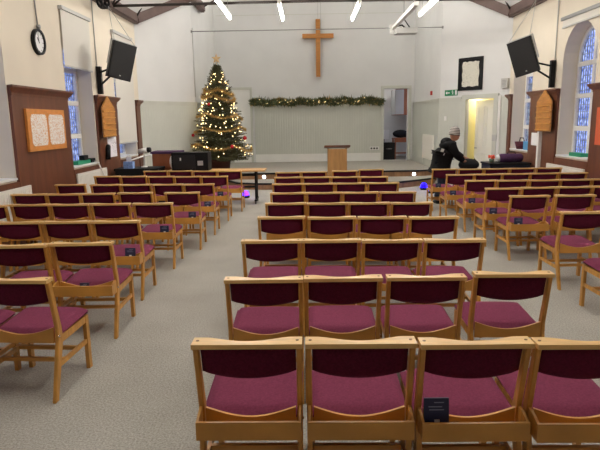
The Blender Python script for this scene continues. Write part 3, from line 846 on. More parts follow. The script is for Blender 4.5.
mm.build('hour_marks', M['black'], cl)
for nm, L, wd, a in (('hour_hand', .085, .008, math.radians(38)), ('minute_hand', .13, .005, math.radians(8))):
    mm = MB(); mm.box((.038, -wd, -.02), (.041, wd, L), Matrix.Rotation(a, 4, 'X')); mm.build(nm, M['black'], cl)

# hymn boards
def hymn(T, s, z0, z1, label):
    root = thing('hymn_board', label, 'board', T @ Vector((s, .05, z0)))
    Ti = Matrix.Translation(root.location).inverted() @ T
    hw = .37
    mm = MB(); mm.prism([(s-hw, z0), (s+hw, z0), (s+hw, z1-.24), (s, z1), (s-hw, z1-.24)], 'y', .124, .15, Ti); mm.bevel(.004, 1).build('back_board', M['pine'], root)
    for zz in (z0+.1, z1-.4):
        mm = MB(); mm.box((s-hw*.6, .045, zz), (s+hw*.6, .125, zz+.06), Ti); mm.build('batten', M['brown'], root)
    k = 0; z = z0+.02
    while z < z1-.26:
        mm = MB(); mm.box((s-hw+.02, .148, z), (s+hw-.02, .172, z+.02), Ti); mm.build('number_ledge', M['oak'], root); z += .125
hymn(TL, 11.88, 1.52, 2.36, 'pointed wooden hymn board under the left loudspeaker')
hymn(TR, 12.1, 1.50, 2.36, 'pointed wooden hymn board under the right loudspeaker')

# framed lettering board
root = thing('lettering_board', 'orange wooden board with two white lettered sheets on the left wall', 'notice board', TL @ Vector((9.3, .047, 1.4)))
Ti = Matrix.Translation(root.location).inverted() @ TL
mm = MB(); mm.box((8.5, .046, 1.39), (9.82, .085, 2.04), Ti); mm.bevel(.008, 1).build('board', M['orange'], root)
for s0, s1 in ((8.6, 9.13), (9.2, 9.76)):
    mm = MB(); r = .05
    pts = [(s0+r, 1.47), (s1-r, 1.47), (s1, 1.47+r), (s1, 1.96-r), (s1-r, 1.96), (s0+r, 1.96), (s0, 1.96-r), (s0, 1.47+r)]
    mm.prism(pts, 'y', .084, .089, Ti); mm.build('lettered_sheet', M['scribble'], root)
root = thing('notice_board', 'orange notice board at the right edge of the picture', 'notice board', TR @ Vector((9.3, .047, 1.3)))
Ti = Matrix.Translation(root.location).inverted() @ TR
mm = MB(); mm.box((8.7, .046, 1.3), (10.0, .09, 1.95), Ti); mm.bevel(.008, 1).build('board', mat('orange_red_board', '#d9653c', .6), root)
mm = MB(); mm.box((8.8, .089, 1.4), (9.7, .092, 1.85), Ti); mm.build('sheet', M['scribble'], root)

# paper notices and pipes
mm = MB(); mm.box((11.95, .046, 1.08), (12.5, .052, 1.52), TL); single(mm, 'paper_notice', M['notice'], 'printed paper notice below the left hymn board', 'notice')
mm = MB(); mm.box((12.45, .046, 1.17), (12.9, .052, 1.45), TR); single(mm, 'paper_notice', M['paper'], 'plain white paper on brown panel near the right hymn board', 'notice')
mm = MB(); mm.box((12.33, .046, 0), (12.42, .12, 1.5), TR); single(mm, 'white_trunking', M['gloss_white'], 'white vertical trunking below the right hymn board', 'trunking')

# exit sign, call point, framed text, alarm box, switch on the canted right wall
root = thing('exit_sign', 'green fire exit sign on the white wall left of the framed parchment', 'sign', TRC @ Vector((1.83, 0, 2.5)))
Ti = Matrix.Translation(root.location).inverted() @ TRC
mm = MB(); mm.box((1.8, .0, 2.42), (2.01, .012, 2.58), Ti); mm.build('arrow_panel', M['exit'], root)
mm = MB(); mm.box((1.58, .0, 2.42), (1.79, .012, 2.58), Ti); mm.build('figure_panel', M['exit'], root)
mm = MB(); mm.box((1.84, .012, 2.49), (1.94, .015, 2.51), Ti); mm.prism([(1.98, 2.5), (1.93, 2.545), (1.93, 2.455)], 'y', .012, .015, Ti); mm.build('arrow', M['paper'], root)
mm = MB(); mm.box((1.6, .012, 2.44), (1.66, .015, 2.56), Ti)
mm.prism([(1.735, 2.545), (1.755, 2.545), (1.755, 2.565), (1.735, 2.565)], 'y', .012, .015, Ti)
for a, b in (((1.745, 2.54), (1.735, 2.49)), ((1.735, 2.49), (1.76, 2.46)), ((1.735, 2.49), (1.72, 2.45)), ((1.742, 2.53), (1.775, 2.52)), ((1.742, 2.53), (1.715, 2.51))):
    mm.tube([Ti @ Vector((a[0], .013, a[1])), Ti @ Vector((b[0], .013, b[1]))], .007, 5)
mm.build('running_figure', M['paper'], root)
root = thing('framed_parchment', 'black framed parchment text above the side doorway', 'picture', TRC @ Vector((1.18, 0, 2.97)))
Ti = Matrix.Translation(root.location).inverted() @ TRC
s0, s1, z0, z1 = .8, 1.56, 2.54, 3.4
mm = MB()
for q in ((s0, s1, z0, z0+.05), (s0, s1, z1-.05, z1), (s0, s0+.05, z0, z1), (s1-.05, s1, z0, z1)): mm.box((q[0], .0, q[2]), (q[1], .04, q[3]), Ti)
mm.build('frame', M['black'], root)
mm = MB(); mm.box((s0+.04, .0, z0+.04), (s1-.04, .012, z1-.04), Ti); mm.build('backing', M['black_cloth'], root)
mm = MB()
pts = []
for k in range(9): pts.append((s0+.12+(s1-s0-.24)*k/8, z0+.1+.012*math.sin(k*1.7)))
for k in range(9): pts.append((s1-.12+.012*math.sin(k*2.1), z0+.12+(z1-z0-.24)*k/8))
for k in range(9): pts.append((s1-.14-(s1-s0-.26)*k/8, z1-.11+.012*math.sin(k*2.3)))
for k in range(8): pts.append((s0+.12+.012*math.sin(k*1.3), z1-.13-(z1-z0-.25)*k/8))
mm.prism(pts, 'y', .012, .017, Ti); mm.build('parchment', M['parchment'], root)
root = thing('alarm_sounder', 'grey alarm box high on the wall right of the framed parchment', 'alarm', TRC @ Vector((.1, 0, 2.65)))
Ti = Matrix.Translation(root.location).inverted() @ TRC
mm = MB(); mm.box((-.02+.04, 0, 2.54), (.2, .09, 2.78), Ti); mm.bevel(.012, 2).build('case', M['greyplastic'], root)
mm = MB()
for k in range(5): mm.box((.05, .088, 2.58+k*.035), (.17, .094, 2.595+k*.035), Ti)
mm.build('grille', M['steel'], root)
mm = MB(); mm.box((YW-YW+1.0, 0, 2.5), (1.1, .05, 2.62), TSR); single(mm.bevel(.006, 1), 'fire_call_point', M['red'], 'small red fire call point on the white wall above the stage radiator', 'alarm')
mm = MB(); mm.box((1.9, .03, 1.74), (1.98, .045, 1.86), TRC); single(mm.bevel(.004, 1), 'light_switch', M['gloss_white'], 'white light switch on the grey panelling left of the side doorway', 'switch')
mm = MB(); mm.box((DS0-.13, .06, 1.2), (DS0-.01, .085, 1.36), TRC); single(mm.bevel(.004, 1), 'door_chime', M['greyplastic'], 'small grey box on the right jamb of the side doorway', 'box')
root = thing('socket_outlet', 'black and white wall socket low on the stage back wall', 'socket', (2.42, YW-.03, .78))
mm = MB(); mm.box((-.14, -.02, -.06), (.2, 0, .06)); mm.bevel(.004, 1).build('plate', M['gloss_white'], root)
mm = MB()
for x in (-.08, .02, .12): mm.box((x-.03, -.045, -.03), (x+.025, -.019, .03))
mm.build('plug', M['black'], root)

# curtain rail across the stage
cr = thing('curtain_rail', 'thin dark rail spanning the stage opening', 'rail', (XM-.1, YA-.03, 4.3))
mm = MB(); mm.tube([(AL-.02-XM+.1, 0, 0), (AR+.02-XM+.1, 0, 0)], .013, 8); mm.build('rod', M['steel'], cr)
for x in (AL-.02-XM+.1, AR+.02-XM+.1):
    mm = MB(); mm.cbox((x, .02, 0), (.05, .05, .07)); mm.build('end_bracket', M['steel'], cr)

# cross
root = thing('wooden_cross', 'plain wooden cross hung on the white stage wall', 'cross', (.45, YW-.1, 3.3))
mm = MB(); mm.box((-.075, -.05, 0), (.075, .04, 1.92)); mm.bevel(.006, 1).build('upright', M['pine'], root)
mm = MB(); mm.box((-.54, -.06, 1.29), (.54, .03, 1.44)); mm.bevel(.006, 1).build('crossbar', M['pine'], root)
mm = MB(); mm.cbox((0, .07, 1.3), (.1, .06, .1)); mm.build('wall_bracket', M['steel'], root)
mm = MB(); mm.tube([(.1, 0, 1.44), (.1, 0, 3.7)], .005, 6); mm.tube([(-.0, 0, 1.92), (0, 0, 3.7)], .004, 6); mm.build('wire', M['steel'], root)

# projector boom
root = thing('projector', 'white short-throw projector on a long boom hanging near the stage', 'projector', (2.18, 14.05, 3.97))
mm = MB(); mm.box((-.04, -2.6, .0), (.04, .35, .08)); mm.bevel(.006, 1).build('boom', M['gloss_white'], root)
mm = MB(); mm.box((-.07, .3, -.1), (.07, .42, .12)); mm.bevel(.01, 1).build('boom_cap', M['gloss_white'], root)
mm = MB(); mm.box((.0, -.2, -.16), (.5, .14, -.03)); mm.bevel(.02, 2).build('case', M['greyplastic'], root)
mm = MB(); mm.lathe((.12, -.02, -.035), [(.055, 0), (.05, .03), (.03, .035)], 16); mm.build('lens', M['black'], root)
mm = MB(); mm.tube([(.0, -.02, .02), (.16, -.02, .05), (.25, -.02, -.03)], .02, 8); mm.tube([(.0, -.1, .1), (.2, -.1, .16), (.33, -.1, -.02)], .014, 8); mm.build('bracket', M['black'], root)
for y in (-1.2, -2.3):
    mm = MB(); mm.tube([(0, y, .08), (0, y, roof(2.18)-3.97)], .012, 8); mm.build('hanger', M['steel'], root)

# lectern on the step
root = thing('lectern', 'plain oak lectern standing on the lower stage step', 'lectern', (.84, 15.35, SZ+.006))
mm = MB(); mm.box((-.29, -.2, 0), (.29, .2, .06)); mm.box((-.26, -.17, .06), (.26, -.15, .86)); mm.box((-.26, -.15, .06), (-.235, .17, .88)); mm.box((.235, -.15, .06), (.26, .17, .88)); mm.build('body', M['lecternwood'], root)
mm = MB(); mm.box((-.22, -.13, .4), (.22, .17, .42)); mm.build('shelf', M['lecternwood'], root)
mm = MB(); mm.prism([(-.22, .92), (.24, .86), (.24, .9), (-.22, .96)], 'x', -.35, .35); mm.bevel(.006, 1).build('reading_top', M['brown'], root)

# ------------------------------------------------------------------ Christmas tree
TX, TY = -2.52, 16.3
TZ = PZ+.008
tree = thing('christmas_tree', 'tall lit fir tree decorated with gold tinsel beside the stage wall', 'tree', (TX, TY, TZ))
mm = MB(); mm.tube([(0, 0, .1), (0, 0, 1.5), (.0, 0, 3.05)], [.06, .04, .012], 10); mm.build('trunk', M['trunk'], tree)
mm = MB(); mm.lathe((0, 0, 0), [(.25, 0), (.3, .34), (.32, .34), (.32, .38), (.28, .38)], 24); mm.build('pot', mat('red_brown_pot', '#5a2c20', .6), tree)
def cone_r(z):                                  # crown radius at height z above the stage
    t = (z-.35)/(3.1-.35)
    return max(.03, 1.0*(1-t)**.78*(1 if t > .12 else .86+.14*t/.12))
def room_for(a):
    R = 0.0
    while R < 1.4:
        x = TX+R*math.cos(a); y = TY+R*math.sin(a)
        if x < AL+.2 and (y > YA-.15 or (x-XL)*(YA-YC)-(y-YC)*(AL-XL) < .42): break
        R += .02
    return R
mm = MB(); tw = MB(); rnd = random.Random(3)
def needles(p, d, L, s=.05):
    nn = int(L/.011)
    for k in range(nn):
        q = p + d*(L*k/nn)
        a = Vector((rnd.uniform(-1, 1), rnd.uniform(-1, 1), rnd.uniform(-.6, 1))).normalized()
        n = (a + d*.7).normalized()*s*rnd.uniform(.7, 1.2); w_ = n.cross(Vector((rnd.uniform(-1, 1), rnd.uniform(-1, 1), rnd.uniform(-1, 1)))).normalized()*.006
        v = [mm.bm.verts.new(x) for x in (q-w_, q+w_, q+n)]; mm.bm.faces.new(v)
nb = 330
for b in range(nb):
    u = (b+.5)/nb
    z = .38 + (3.02-.38)*(1-(1-u)**.62)**1.0 if True else 0
    z = .38 + 2.66*(u**1.25)
    a = b*2.39996+rnd.uniform(-.3, .3); R = min(cone_r(z)*rnd.uniform(.8, 1.1), room_for(a))
    up = .12+.55*(z/3.2)
    d = Vector((math.cos(a), math.sin(a), up*.6)).normalized()
    p0 = Vector((0, 0, z-.05)); p1 = p0+d*R*.6; p2 = p0+d*R+Vector((0, 0, -.04 if z < 2 else .05))
    # keep clear of the wall corner on the left
    tw.tube([p0, p1, p2], [.009, .006, .003], 5, False)
    dd = (p2-p1).normalized()
    st = .25 if R > .3 else .0
    for k in range(7):
        f = st+(1-st)*k/7
        q = p0.lerp(p2, f); sl = R*.30*(1.15-f)+.06
        for sg in (-1, 1):
            sd = (d*.75+Vector((-d.y, d.x, 0))*sg*.8+Vector((0, 0, rnd.uniform(-.12, .2)))).normalized()
            needles(q, sd, sl, .05)
    needles(p1, dd, (p2-p1).length+.03)
for k in range(5):                              # leader shoots
    a = k*1.3; p = Vector((0, 0, 2.75+.02*k)); d = Vector((math.cos(a)*.35, math.sin(a)*.35, 1)).normalized(); tw.tube([p, p+d*.3], [.008, .003], 5, False); needles(p+d*.05, d, .25, .035)
needles(Vector((0, 0, 2.75)), Vector((0, 0, 1)), .4, .035)
mm.build('needles', M['needle'], tree); tw.build('branches', M['twig'], tree)
# star
root = thing('tree_star', 'small gold star on top of the fir tree', 'star', (TX, TY, TZ+3.06))
pts = []
for k in range(10):
    r = .15 if k % 2 == 0 else .062; a = PI/2+k*PI/5; pts.append((r*math.cos(a), r*math.sin(a)+.16))
mm = MB()
F_ = mm.bm.verts.new((0, -.03, .16)); B_ = mm.bm.verts.new((0, .03, .16)); vs = [mm.bm.verts.new((x, 0, z)) for x, z in pts]
for k in range(10): mm.bm.faces.new((vs[k], vs[(k+1) % 10], F_)); mm.bm.faces.new((vs[(k+1) % 10], vs[k], B_))
mm.build('star', M['star'], root)
mm = MB(); mm.tube([(0, 0, -.05), (0, 0, .1)], .01, 6); mm.build('socket', M['star'], root)
# fairy lights
fl = thing('fairy_lights', 'string of warm white fairy lights wound around the fir tree', 'lights', (TX, TY, TZ))
pts = []; bulbs = []
turns = 9
for k in range(361):
    t = k/360; z = .5+2.3*t; a = t*turns*2*PI; r = min(room_for(a), cone_r(z)*.95+.02*math.sin(k*1.7)); pts.append((r*math.cos(a), r*math.sin(a), z+.04*math.sin(k*.9)))
mm = MB(); mm.tube(pts, .004, 4); mm.build('wire', mat('green_wire', '#1d2b1b', .7), fl)
bm_b = MB().ball((0, 0, 0), .0145, 8).mesh('bulb', M['fairy'])
cnt = 0; rr = random.Random(11)
while cnt < 100:
    t = rr.random()**1.35; z = .5+2.35*t; a = rr.uniform(-PI*1.02, .02*PI); r = min(room_for(a), cone_r(z)*rr.uniform(.9, 1.06))
    o = bpy.data.objects.new('bulb', bm_b); COL.objects.link(o); o.parent = fl; o.location = (r*math.cos(a), r*math.sin(a), z); cnt += 1
mm = MB()
for k in range(110):
    t = rr.random()**1.2; z = .45+2.4*t; a = rr.uniform(-PI, PI); r = min(room_for(a), cone_r(z)*rr.uniform(.75, 1.0)); mm.ball((r*math.cos(a), r*math.sin(a), z), .014, 6)
o = mm.build('small_bulbs', M['fairy'], fl); o['kind'] = 'stuff'
# tinsel swags
def tinsel(z0, z1, a0, a1, label, th=.035, dense=26, swag=.12, m_='gold'):
    mm = MB(); rr = random.Random(int(z0*100)); n = 90
    P = []
    for k in range(n):
        t = k/(n-1); a = a0+(a1-a0)*t; z = z0+(z1-z0)*t - swag*abs(math.sin(t*PI*3)); r = min(room_for(a)+.03, cone_r(z)*1.0+.02); P.append(Vector((r*math.cos(a), r*math.sin(a), z)))
    mm.tube(P, .008, 5)
    for k in range(n*dense):
        f = rr.uniform(0, n-1.001); i = int(f); p = P[i].lerp(P[i+1], f-i)
        d = Vector((rr.gauss(0, 1), rr.gauss(0, 1), rr.gauss(0, 1))).normalized()*th*rr.uniform(.5, 1.2); w_ = d.cross(Vector((0, .3, 1))).normalized()*.004
        mm.bm.faces.new([mm.bm.verts.new(x) for x in (p-w_, p+w_, p+d)])
    o = mm.build('tinsel_garland', M[m_]); o.location = (TX, TY, TZ); tag(o, label, 'tinsel', 'tinsel garlands on the tree')
tinsel(2.45, 2.2, -PI*1.1, PI*.9, 'gold tinsel loop highest on the fir tree', .1)
tinsel(2.28, 2.05, -PI*1.1, PI*.6, 'gold tinsel loop second highest on the fir tree', .1)
tinsel(1.75, 1.62, -PI*1.1, PI*.3, 'pale gold tinsel loop around the middle of the fir tree', .075)
tinsel(1.28, 1.35, -PI*1.1, PI*.3, 'pale gold tinsel loop third from the top of the fir tree', .07)
tinsel(.95, .7, -PI*1.08, PI*.1, 'pale gold tinsel loop lowest on the fir tree', .085)
for z, a, lb, r_ in ((.78, -1.05, 'red bauble low on the front of the fir tree', .055), (1.0, -.45, 'red bauble on the right side of the fir tree', .06), (1.95, -1.9, 'red bauble high on the left front of the fir tree', .045), (1.1, -2.5, 'red bauble on the left side of the fir tree', .045)):
    R = cone_r(z)*1.03+.03
    root = thing('bauble', lb, 'bauble', (TX+R*math.cos(a), TY+R*math.sin(a), TZ+z), 0, 'red baubles on the tree')
    mm = MB(); mm.ball((0, 0, 0), r_, 14); mm.build('ball', M['bauble'], root)
    mm = MB(); mm.tube([(0, 0, r_*.9), (0, 0, r_*1.25)], r_*.22, 8); mm.build('cap', M['gold'], root)

# garland along the dado rail
gl = thing('leaf_garland', 'leafy lit garland along the rail of the stage back wall', 'garland', (.38, YW-.09, DA+.05))
mm = MB(); rr = random.Random(5); P = []
n = 120
for k in range(n+1):
    t = k/n; P.append(Vector((-2.29+4.6*t, .02*math.sin(k*.7), .07+.03*math.sin(k*.31)-.0*t)))
mm.tube(P, .015, 6)
for k in range(8000):
    f = rr.uniform(0, n-.001); i = int(f); p = P[i].lerp(P[i+1], f-i)
    d = Vector((rr.gauss(0, 1), rr.gauss(0, .6)-.3, rr.gauss(0, .9))).normalized(); L = rr.uniform(.08, .19)
    if d.y > 0: d.y *= .4
    if rr.random() < .08: L *= 1.45
    w_ = d.cross(Vector((rr.gauss(0, 1), 1, rr.gauss(0, 1)))).normalized()*.018; q = p+d*L*.5
    mm.bm.faces.new([mm.bm.verts.new(x) for x in (p, q-w_, p+d*L, q+w_)]).material_index = 1 if rr.random() < .12 else 0
mm.build('leaves', [M['leaf'], M['gold']], gl)
for k in range(30):
    i = rr.randrange(n); p = P[i]; o = bpy.data.objects.new('bulb', bm_b); COL.objects.link(o); o.parent = gl
    o.location = p+Vector((rr.uniform(-.02, .02), -.07-rr.random()*.04, rr.uniform(-.06, .08))); o.scale = (.65, .65, .65)

# ------------------------------------------------------------------ left front corner: table, amplifier, organ
root = thing('folding_table', 'long beech table on black wheeled legs behind the left chairs', 'table', (-2.25, 12.38, 0))
mm = MB(); mm.box((-.85, -.3, .722), (1.34, .3, .75)); mm.bevel(.004, 1).build('table_top', M['beech'], root)
for x in (-.7, 1.12):
    for y in (-.13, .13):
        mm = MB(); mm.box((x-.022, y-.022, .09), (x+.022, y+.022, .722)); mm.build('leg', M['black'], root)
    mm = MB(); mm.box((x-.025, -.29, .07), (x+.025, .29, .105)); mm.build('foot', M['black'], root)
    for y in (-.26, .26):
        mm = MB(); mm.tube([(x-.012, y, .035), (x+.012, y, .035)], .034, 12); mm.build('castor', M['black'], root)
for z in (.62, .36):
    mm = MB(); mm.box((-.7, -.02, z-.02), (1.12, .02, z+.02)); mm.build('cross_rail', M['black'], root)
root = thing('amplifier', 'black amplifier case standing on the beech table before the tree', 'amplifier', (-2.55, 12.36, .75))
mm = MB(); mm.box((-.40, -.22, 0), (.40, .22, .40)); mm.bevel(.015, 2).build('case', M['black'], root)
mm = MB(); mm.box((-.36, -.228, .05), (.12, -.219, .35)); mm.build('grille', M['grille'], root)
mm = MB(); mm.box((.17, -.226, .12), (.29, -.219, .22)); mm.build('white_label', M['greyplastic'], root)
mm = MB(); mm.cbox((-.2, -.23, .26), (.03, .006, .06)); mm.build('badge', M['paper'], root)
mm = MB(); mm.tube([(.02, -.225, .012), (.02, -.24, .012)], .015, 10); mm.build('knob', M['paper'], root)
root = thing('organ_console', 'wooden organ console with a purple cover left of the black amplifier', 'organ', (-3.22, 13.05, 0))
mm = MB(); mm.box((-.32, -.28, .2), (.28, .28, 1.1)); mm.bevel(.01, 1).build('case', M['kitchen'], root)
mm = MB(); mm.box((-.3, -.25, 0), (-.22, .25, .2)); mm.box((.18, -.25, 0), (.26, .25, .2)); mm.build('leg_panel', M['kitchen'], root)
mm = MB(); mm.box((-.35, -.31, 1.1), (.3, .3, 1.15)); mm.bevel(.02, 2).build('cover', M['purple'], root)
mm = MB(); mm.box((-.3, -.3, .78), (.26, -.28, .8)); mm.build('music_ledge', M['kitchen'], root)
root = thing('white_fan', 'oval white plate between the organ console and the amplifier', 'plate', (-3.03, 12.62, .75))
root.name = 'standing_plate'
mm = MB(); mm.ball((0, 0, .165), .14, 16, (.6, .2, 1.18)); mm.build('plate', M['paper'], root)

root = thing('side_cabinet', 'black cloth covered cabinet by the left wall', 'cabinet', (-3.7, 12.32, 0))
mm = MB(); mm.box((-.46, -.3, 0), (.46, .3, .78)); mm.bevel(.01, 1).build('body', M['black_cloth'], root)
mm = MB(); mm.box((-.48, -.32, .78), (.48, .32, .83)); mm.bevel(.012, 2).build('top', M['black'], root)
root = thing('tissue_box', 'pale blue tissue box on the black cabinet by the left wall', 'tissue box', (-3.87, 12.1, .83))
mm = MB(); mm.box((-.1, -.08, 0), (.1, .08, .15)); mm.bevel(.006, 1).build('box', M['blue'], root)
mm = MB()
for k in range(5):
    a = k*1.25; mm.bm.faces.new([mm.bm.verts.new(p) for p in ((-.05, 0, .15), (.05, .0, .15), (.05*math.cos(a)+.02, .04*math.sin(a), .26+.01*k), (-.03+.03*math.cos(a), .04*math.sin(a), .24))])
mm.build('tissue', M['paper'], root)
root = thing('desk_lamp', 'white jointed lamp with a dark head on the black cabinet', 'lamp', (-3.62, 12.38, .83))
mm = MB(); mm.lathe((0, 0, 0), [(.07, 0), (.07, .02), (.02, .03)], 16); mm.build('base', M['gloss_white'], root)
mm = MB(); mm.tube([(0, 0, .02), (.02, 0, .32), (-.06, 0, .36)], .018, 8); mm.build('arm', M['gloss_white'], root)
mm = MB(); mm.tube([(-.1, 0, .35), (.1, -.02, .38)], [.05, .06], 12); mm.build('head', M['gloss_white'], root)
mm = MB(); mm.tube([(.1, -.02, .38), (.17, -.03, .39)], [.06, .05], 12); mm.build('lens', M['black'], root)
mm = MB(); mm.tube([(-4.21, 11.8, 1.05), (-4.2, 11.83, 1.32)], .05, 10); mm.ball((-4.2, 11.83, 1.32), .05, 10); single(mm, 'wall_torch', M['black'], 'black handset hung on the brown panel left of the paper notice', 'handset')
# things on the left sill
mm = MB(); mm.cbox((XL-.12, 10.85, SILL+.03+.035), (.16, .62, .07)); single(mm.bevel(.02, 2), 'green_tray', M['green'], 'green tray on the left window sill', 'tray')
mm = MB(); mm.cbox((XL-.1, 11.32, SILL+.03+.04), (.12, .2, .08)); single(mm.bevel(.015, 2), 'black_adapter', M['black'], 'black adapter block on the left window sill beside the green tray', 'adapter')
mm = MB(); mm.cbox((XL-.1, 10.98, SILL+.1+.045), (.1, .2, .09)); single(mm.bevel(.015, 2), 'small_radio', M['black'], 'small black radio lying on the green tray', 'radio')
mm = MB(); mm.tube([(XL-.04, 11.35, SILL+.045), (XL+.06, 11.3, 1.02), (XL+.12, 11.42, .75), (XL+.14, 11.5, .5)], .014, 6); single(mm, 'white_cable', M['gloss_white'], 'white cable drooping from the left window sill', 'cable')
mm = MB(); mm.tube([(XL+.12, 12.9, .92), (XL+.3, 13.6, 1.0), (XL+.45, 14.3, 1.02)], .02, 8); single(mm, 'white_pole', M['gloss_white'], 'long white pole lying along the far left sill', 'pole')

# ------------------------------------------------------------------ right front corner
root = thing('side_cabinet', 'dark navy covered table by the far right wall', 'table', (4.62, 13.0, 0))
mm = MB(); mm.box((-.45, -.32, 0), (.45, .32, .74)); mm.bevel(.01, 1).build('cloth_skirt', mat('navy_cloth', '#1c2130', .9), root)
mm = MB(); mm.box((-.47, -.34, .74), (.47, .34, .78)); mm.bevel(.01, 2).build('top', M['black'], root)
root.name = 'covered_table'
root = thing('holdall_bag', 'purple holdall bag on the navy covered table', 'bag', (4.75, 12.95, .78))
mm = MB(); mm.tube([(-.3, 0, .1), (-.26, 0, .1), (.2, 0, .1), (.24, 0, .1)], [.07, .1, .1, .07], 16); mm.build('body', M['purple'], root)
mm = MB(); mm.tube([(-.12, -.02, .19), (-.1, -.02, .24), (.05, -.02, .24), (.07, -.02, .19)], .01, 6); mm.build('handle', M['black'], root)
mm = MB(); mm.tube([(-.36, 0, .09), (-.3, 0, .1)], [.06, .088], 14); mm.build('end_flap', M['paper'], root)
root = thing('flower_pot', 'orange-red flowers in a small pot on the navy covered table', 'plant', (4.3, 13.0, .78))
mm = MB(); mm.lathe((0, 0, 0), [(.05, 0), (.06, .08), (.05, .08)], 14); mm.build('pot', mat('grey_green_pot', '#5c6f5a', .6), root)
mm = MB(); rr = random.Random(2)
for k in range(14): mm.ball((rr.uniform(-.06, .06), rr.uniform(-.05, .05), .1+rr.uniform(0, .06)), .026, 6)
mm.build('blooms', mat('orange_bloom', '#ee5a3a', .7), root)
root = thing('wicker_basket', 'red-brown basket on the far right window sill', 'basket', (XR+.12, 13.9, SILL+.03))
mm = MB(); mm.lathe((0, 0, 0), [(.12, 0), (.17, .18), (.16, .18)], 18); mm.build('basket', mat('basket_red', '#5d2430', .8, var=.5, scale=(20, 20, 40)), root)
mm = MB(); mm.tube([(0, -.165, .17), (0, -.11, .27), (0, .11, .27), (0, .165, .17)], .012, 6); mm.build('handle', M['black'], root)
mm = MB(); mm.cbox((XR+.1, 13.45, SILL+.03+.1), (.12, .3, .2)); single(mm.bevel(.02, 2), 'blue_box', mat('teal_box', '#4b8fc0', .6), 'light blue box on the far right window sill beside the basket', 'box')
mm = MB(); mm.cbox((XR+.12, 10.98, SILL+.03+.035), (.14, .5, .07)); single(mm.bevel(.02, 2), 'green_tray', M['green'], 'green tray on the arched right window sill', 'tray')

# back room furniture seen through the stage doorway
root = thing('wall_cupboard', 'brown wall cupboard in the room behind the stage doorway', 'cupboard', (3.95, YW+1.5, 1.95))
mm = MB(); mm.box((-.6, -.5, 0), (.65, .5, .95)); mm.build('carcass', M['kitchen'], root)
mm = MB(); mm.box((-.625, -.48, .02), (-.6, .48, .93)); mm.box((-.6, -.52, .02), (-.3, -.5, .93)); mm.build('door', M['greyplastic'], root)
root = thing('wooden_desk', 'brown wooden desk in the room behind the stage doorway', 'desk', (3.72, YW+1.0, PZ))
mm = MB(); mm.box((-.45, -.3, .74), (.5, .3, .78)); mm.build('top', M['kitchen'], root)
for x in (-.41, .46):
    for y in (-.26, .26):
        mm = MB(); mm.box((x-.03, y-.03, 0), (x+.03, y+.03, .74)); mm.build('leg', M['kitchen'], root)
mm = MB(); mm.box((-.4, -.27, .62), (.45, -.25, .74)); mm.build('apron', M['kitchen'], root)
mm = MB(); mm.box((-.4, -.27, .2), (.45, -.25, .25)); mm.build('stretcher', M['kitchen'], root)
mm = MB(); mm.ball((3.55, YW+1.0, PZ+.93), .2, 14, (1.5, .8, .75)); mm.ball((3.75, YW+.95, PZ+.9), .14, 12, (1.3, .8, .8)); single(mm, 'black_bag', M['black_cloth'], 'black bag lying on the brown desk in the back room', 'bag')
root = thing('stacked_case', 'black equipment case on the floor of the back room', 'case', (3.05, YW+.75, PZ))
mm = MB(); mm.box((-.25, -.25, 0), (.22, .25, .62)); mm.bevel(.015, 1).build('case', M['black'], root)
mm = MB(); mm.tube([(-.1, -.26, .4), (-.1, -.3, .4), (.1, -.3, .4), (.1, -.26, .4)], .012, 6); mm.build('handle', M['steel'], root)
mm = MB(); mm.box((2.82, YW+2.52, .9), (3.0, YW+2.59, 2.5)); single(mm, 'white_panel', M['paper'], 'tall narrow white panel on the far wall of the back room', 'panel')  # white slab stands in for bright window light in the back room
root = thing('music_stand', 'white sheet on a dark stand in the back room', 'stand', (2.98, YW+1.3, PZ))
mm = MB(); mm.tube([(0, 0, 0), (0, 0, 1.0)], .015, 6); mm.lathe((0, 0, 0), [(.15, 0), (.15, .02), (.02, .03)], 12); mm.build('pole', M['black'], root)
mm = MB(); mm.box((-.15, -.02, .75), (.15, 0, 1.1), Matrix.Rotation(.2, 4, 'X')); mm.build('sheet', M['paper'], root)

# LEDs in the risers and floor uplighters
for x, y, z, lb in ((-1.22, 15.845, .235, 'small white step light left of the lectern'), (3.1, 16.095, .235, 'small white step light right of the lectern')):
    root = thing('step_light', lb, 'light', (x, y, z))
    mm = MB(); mm.tube([(0, .02, 0), (0, -.012, 0)], .05, 16); mm.build('bezel', M['steel'], root)
    mm = MB(); mm.tube([(0, -.012, 0), (0, -.02, 0)], .045, 16); mm.build('lens', M['led_white'], root)
def uplighter(x, y, mt, col, lb, pw):
    root = thing('floor_uplighter', lb, 'light', (x, y, 0))
    mm = MB(); mm.tube([(0, 0, .0), (0, 0, .06)], [.09, .1], 16); mm.build('housing', M['black'], root)
    mm = MB(); mm.tube([(0, 0, .06), (0, 0, .075)], [.09, .085], 16); mm.ball((0, 0, .1), .075, 12); mm.build('lens', M[mt], root)
uplighter(3.06, 13.6, 'led_blue', None, 'blue glowing floor lamp beside the right block near the stage', 5)
uplighter(3.02, 14.3, 'led_blue', None, 'blue glowing floor lamp close to the lower stage step', 5)
uplighter(-1.47, 13.2, 'led_purple', None, 'violet glowing floor lamp beneath the beech table end', 5)

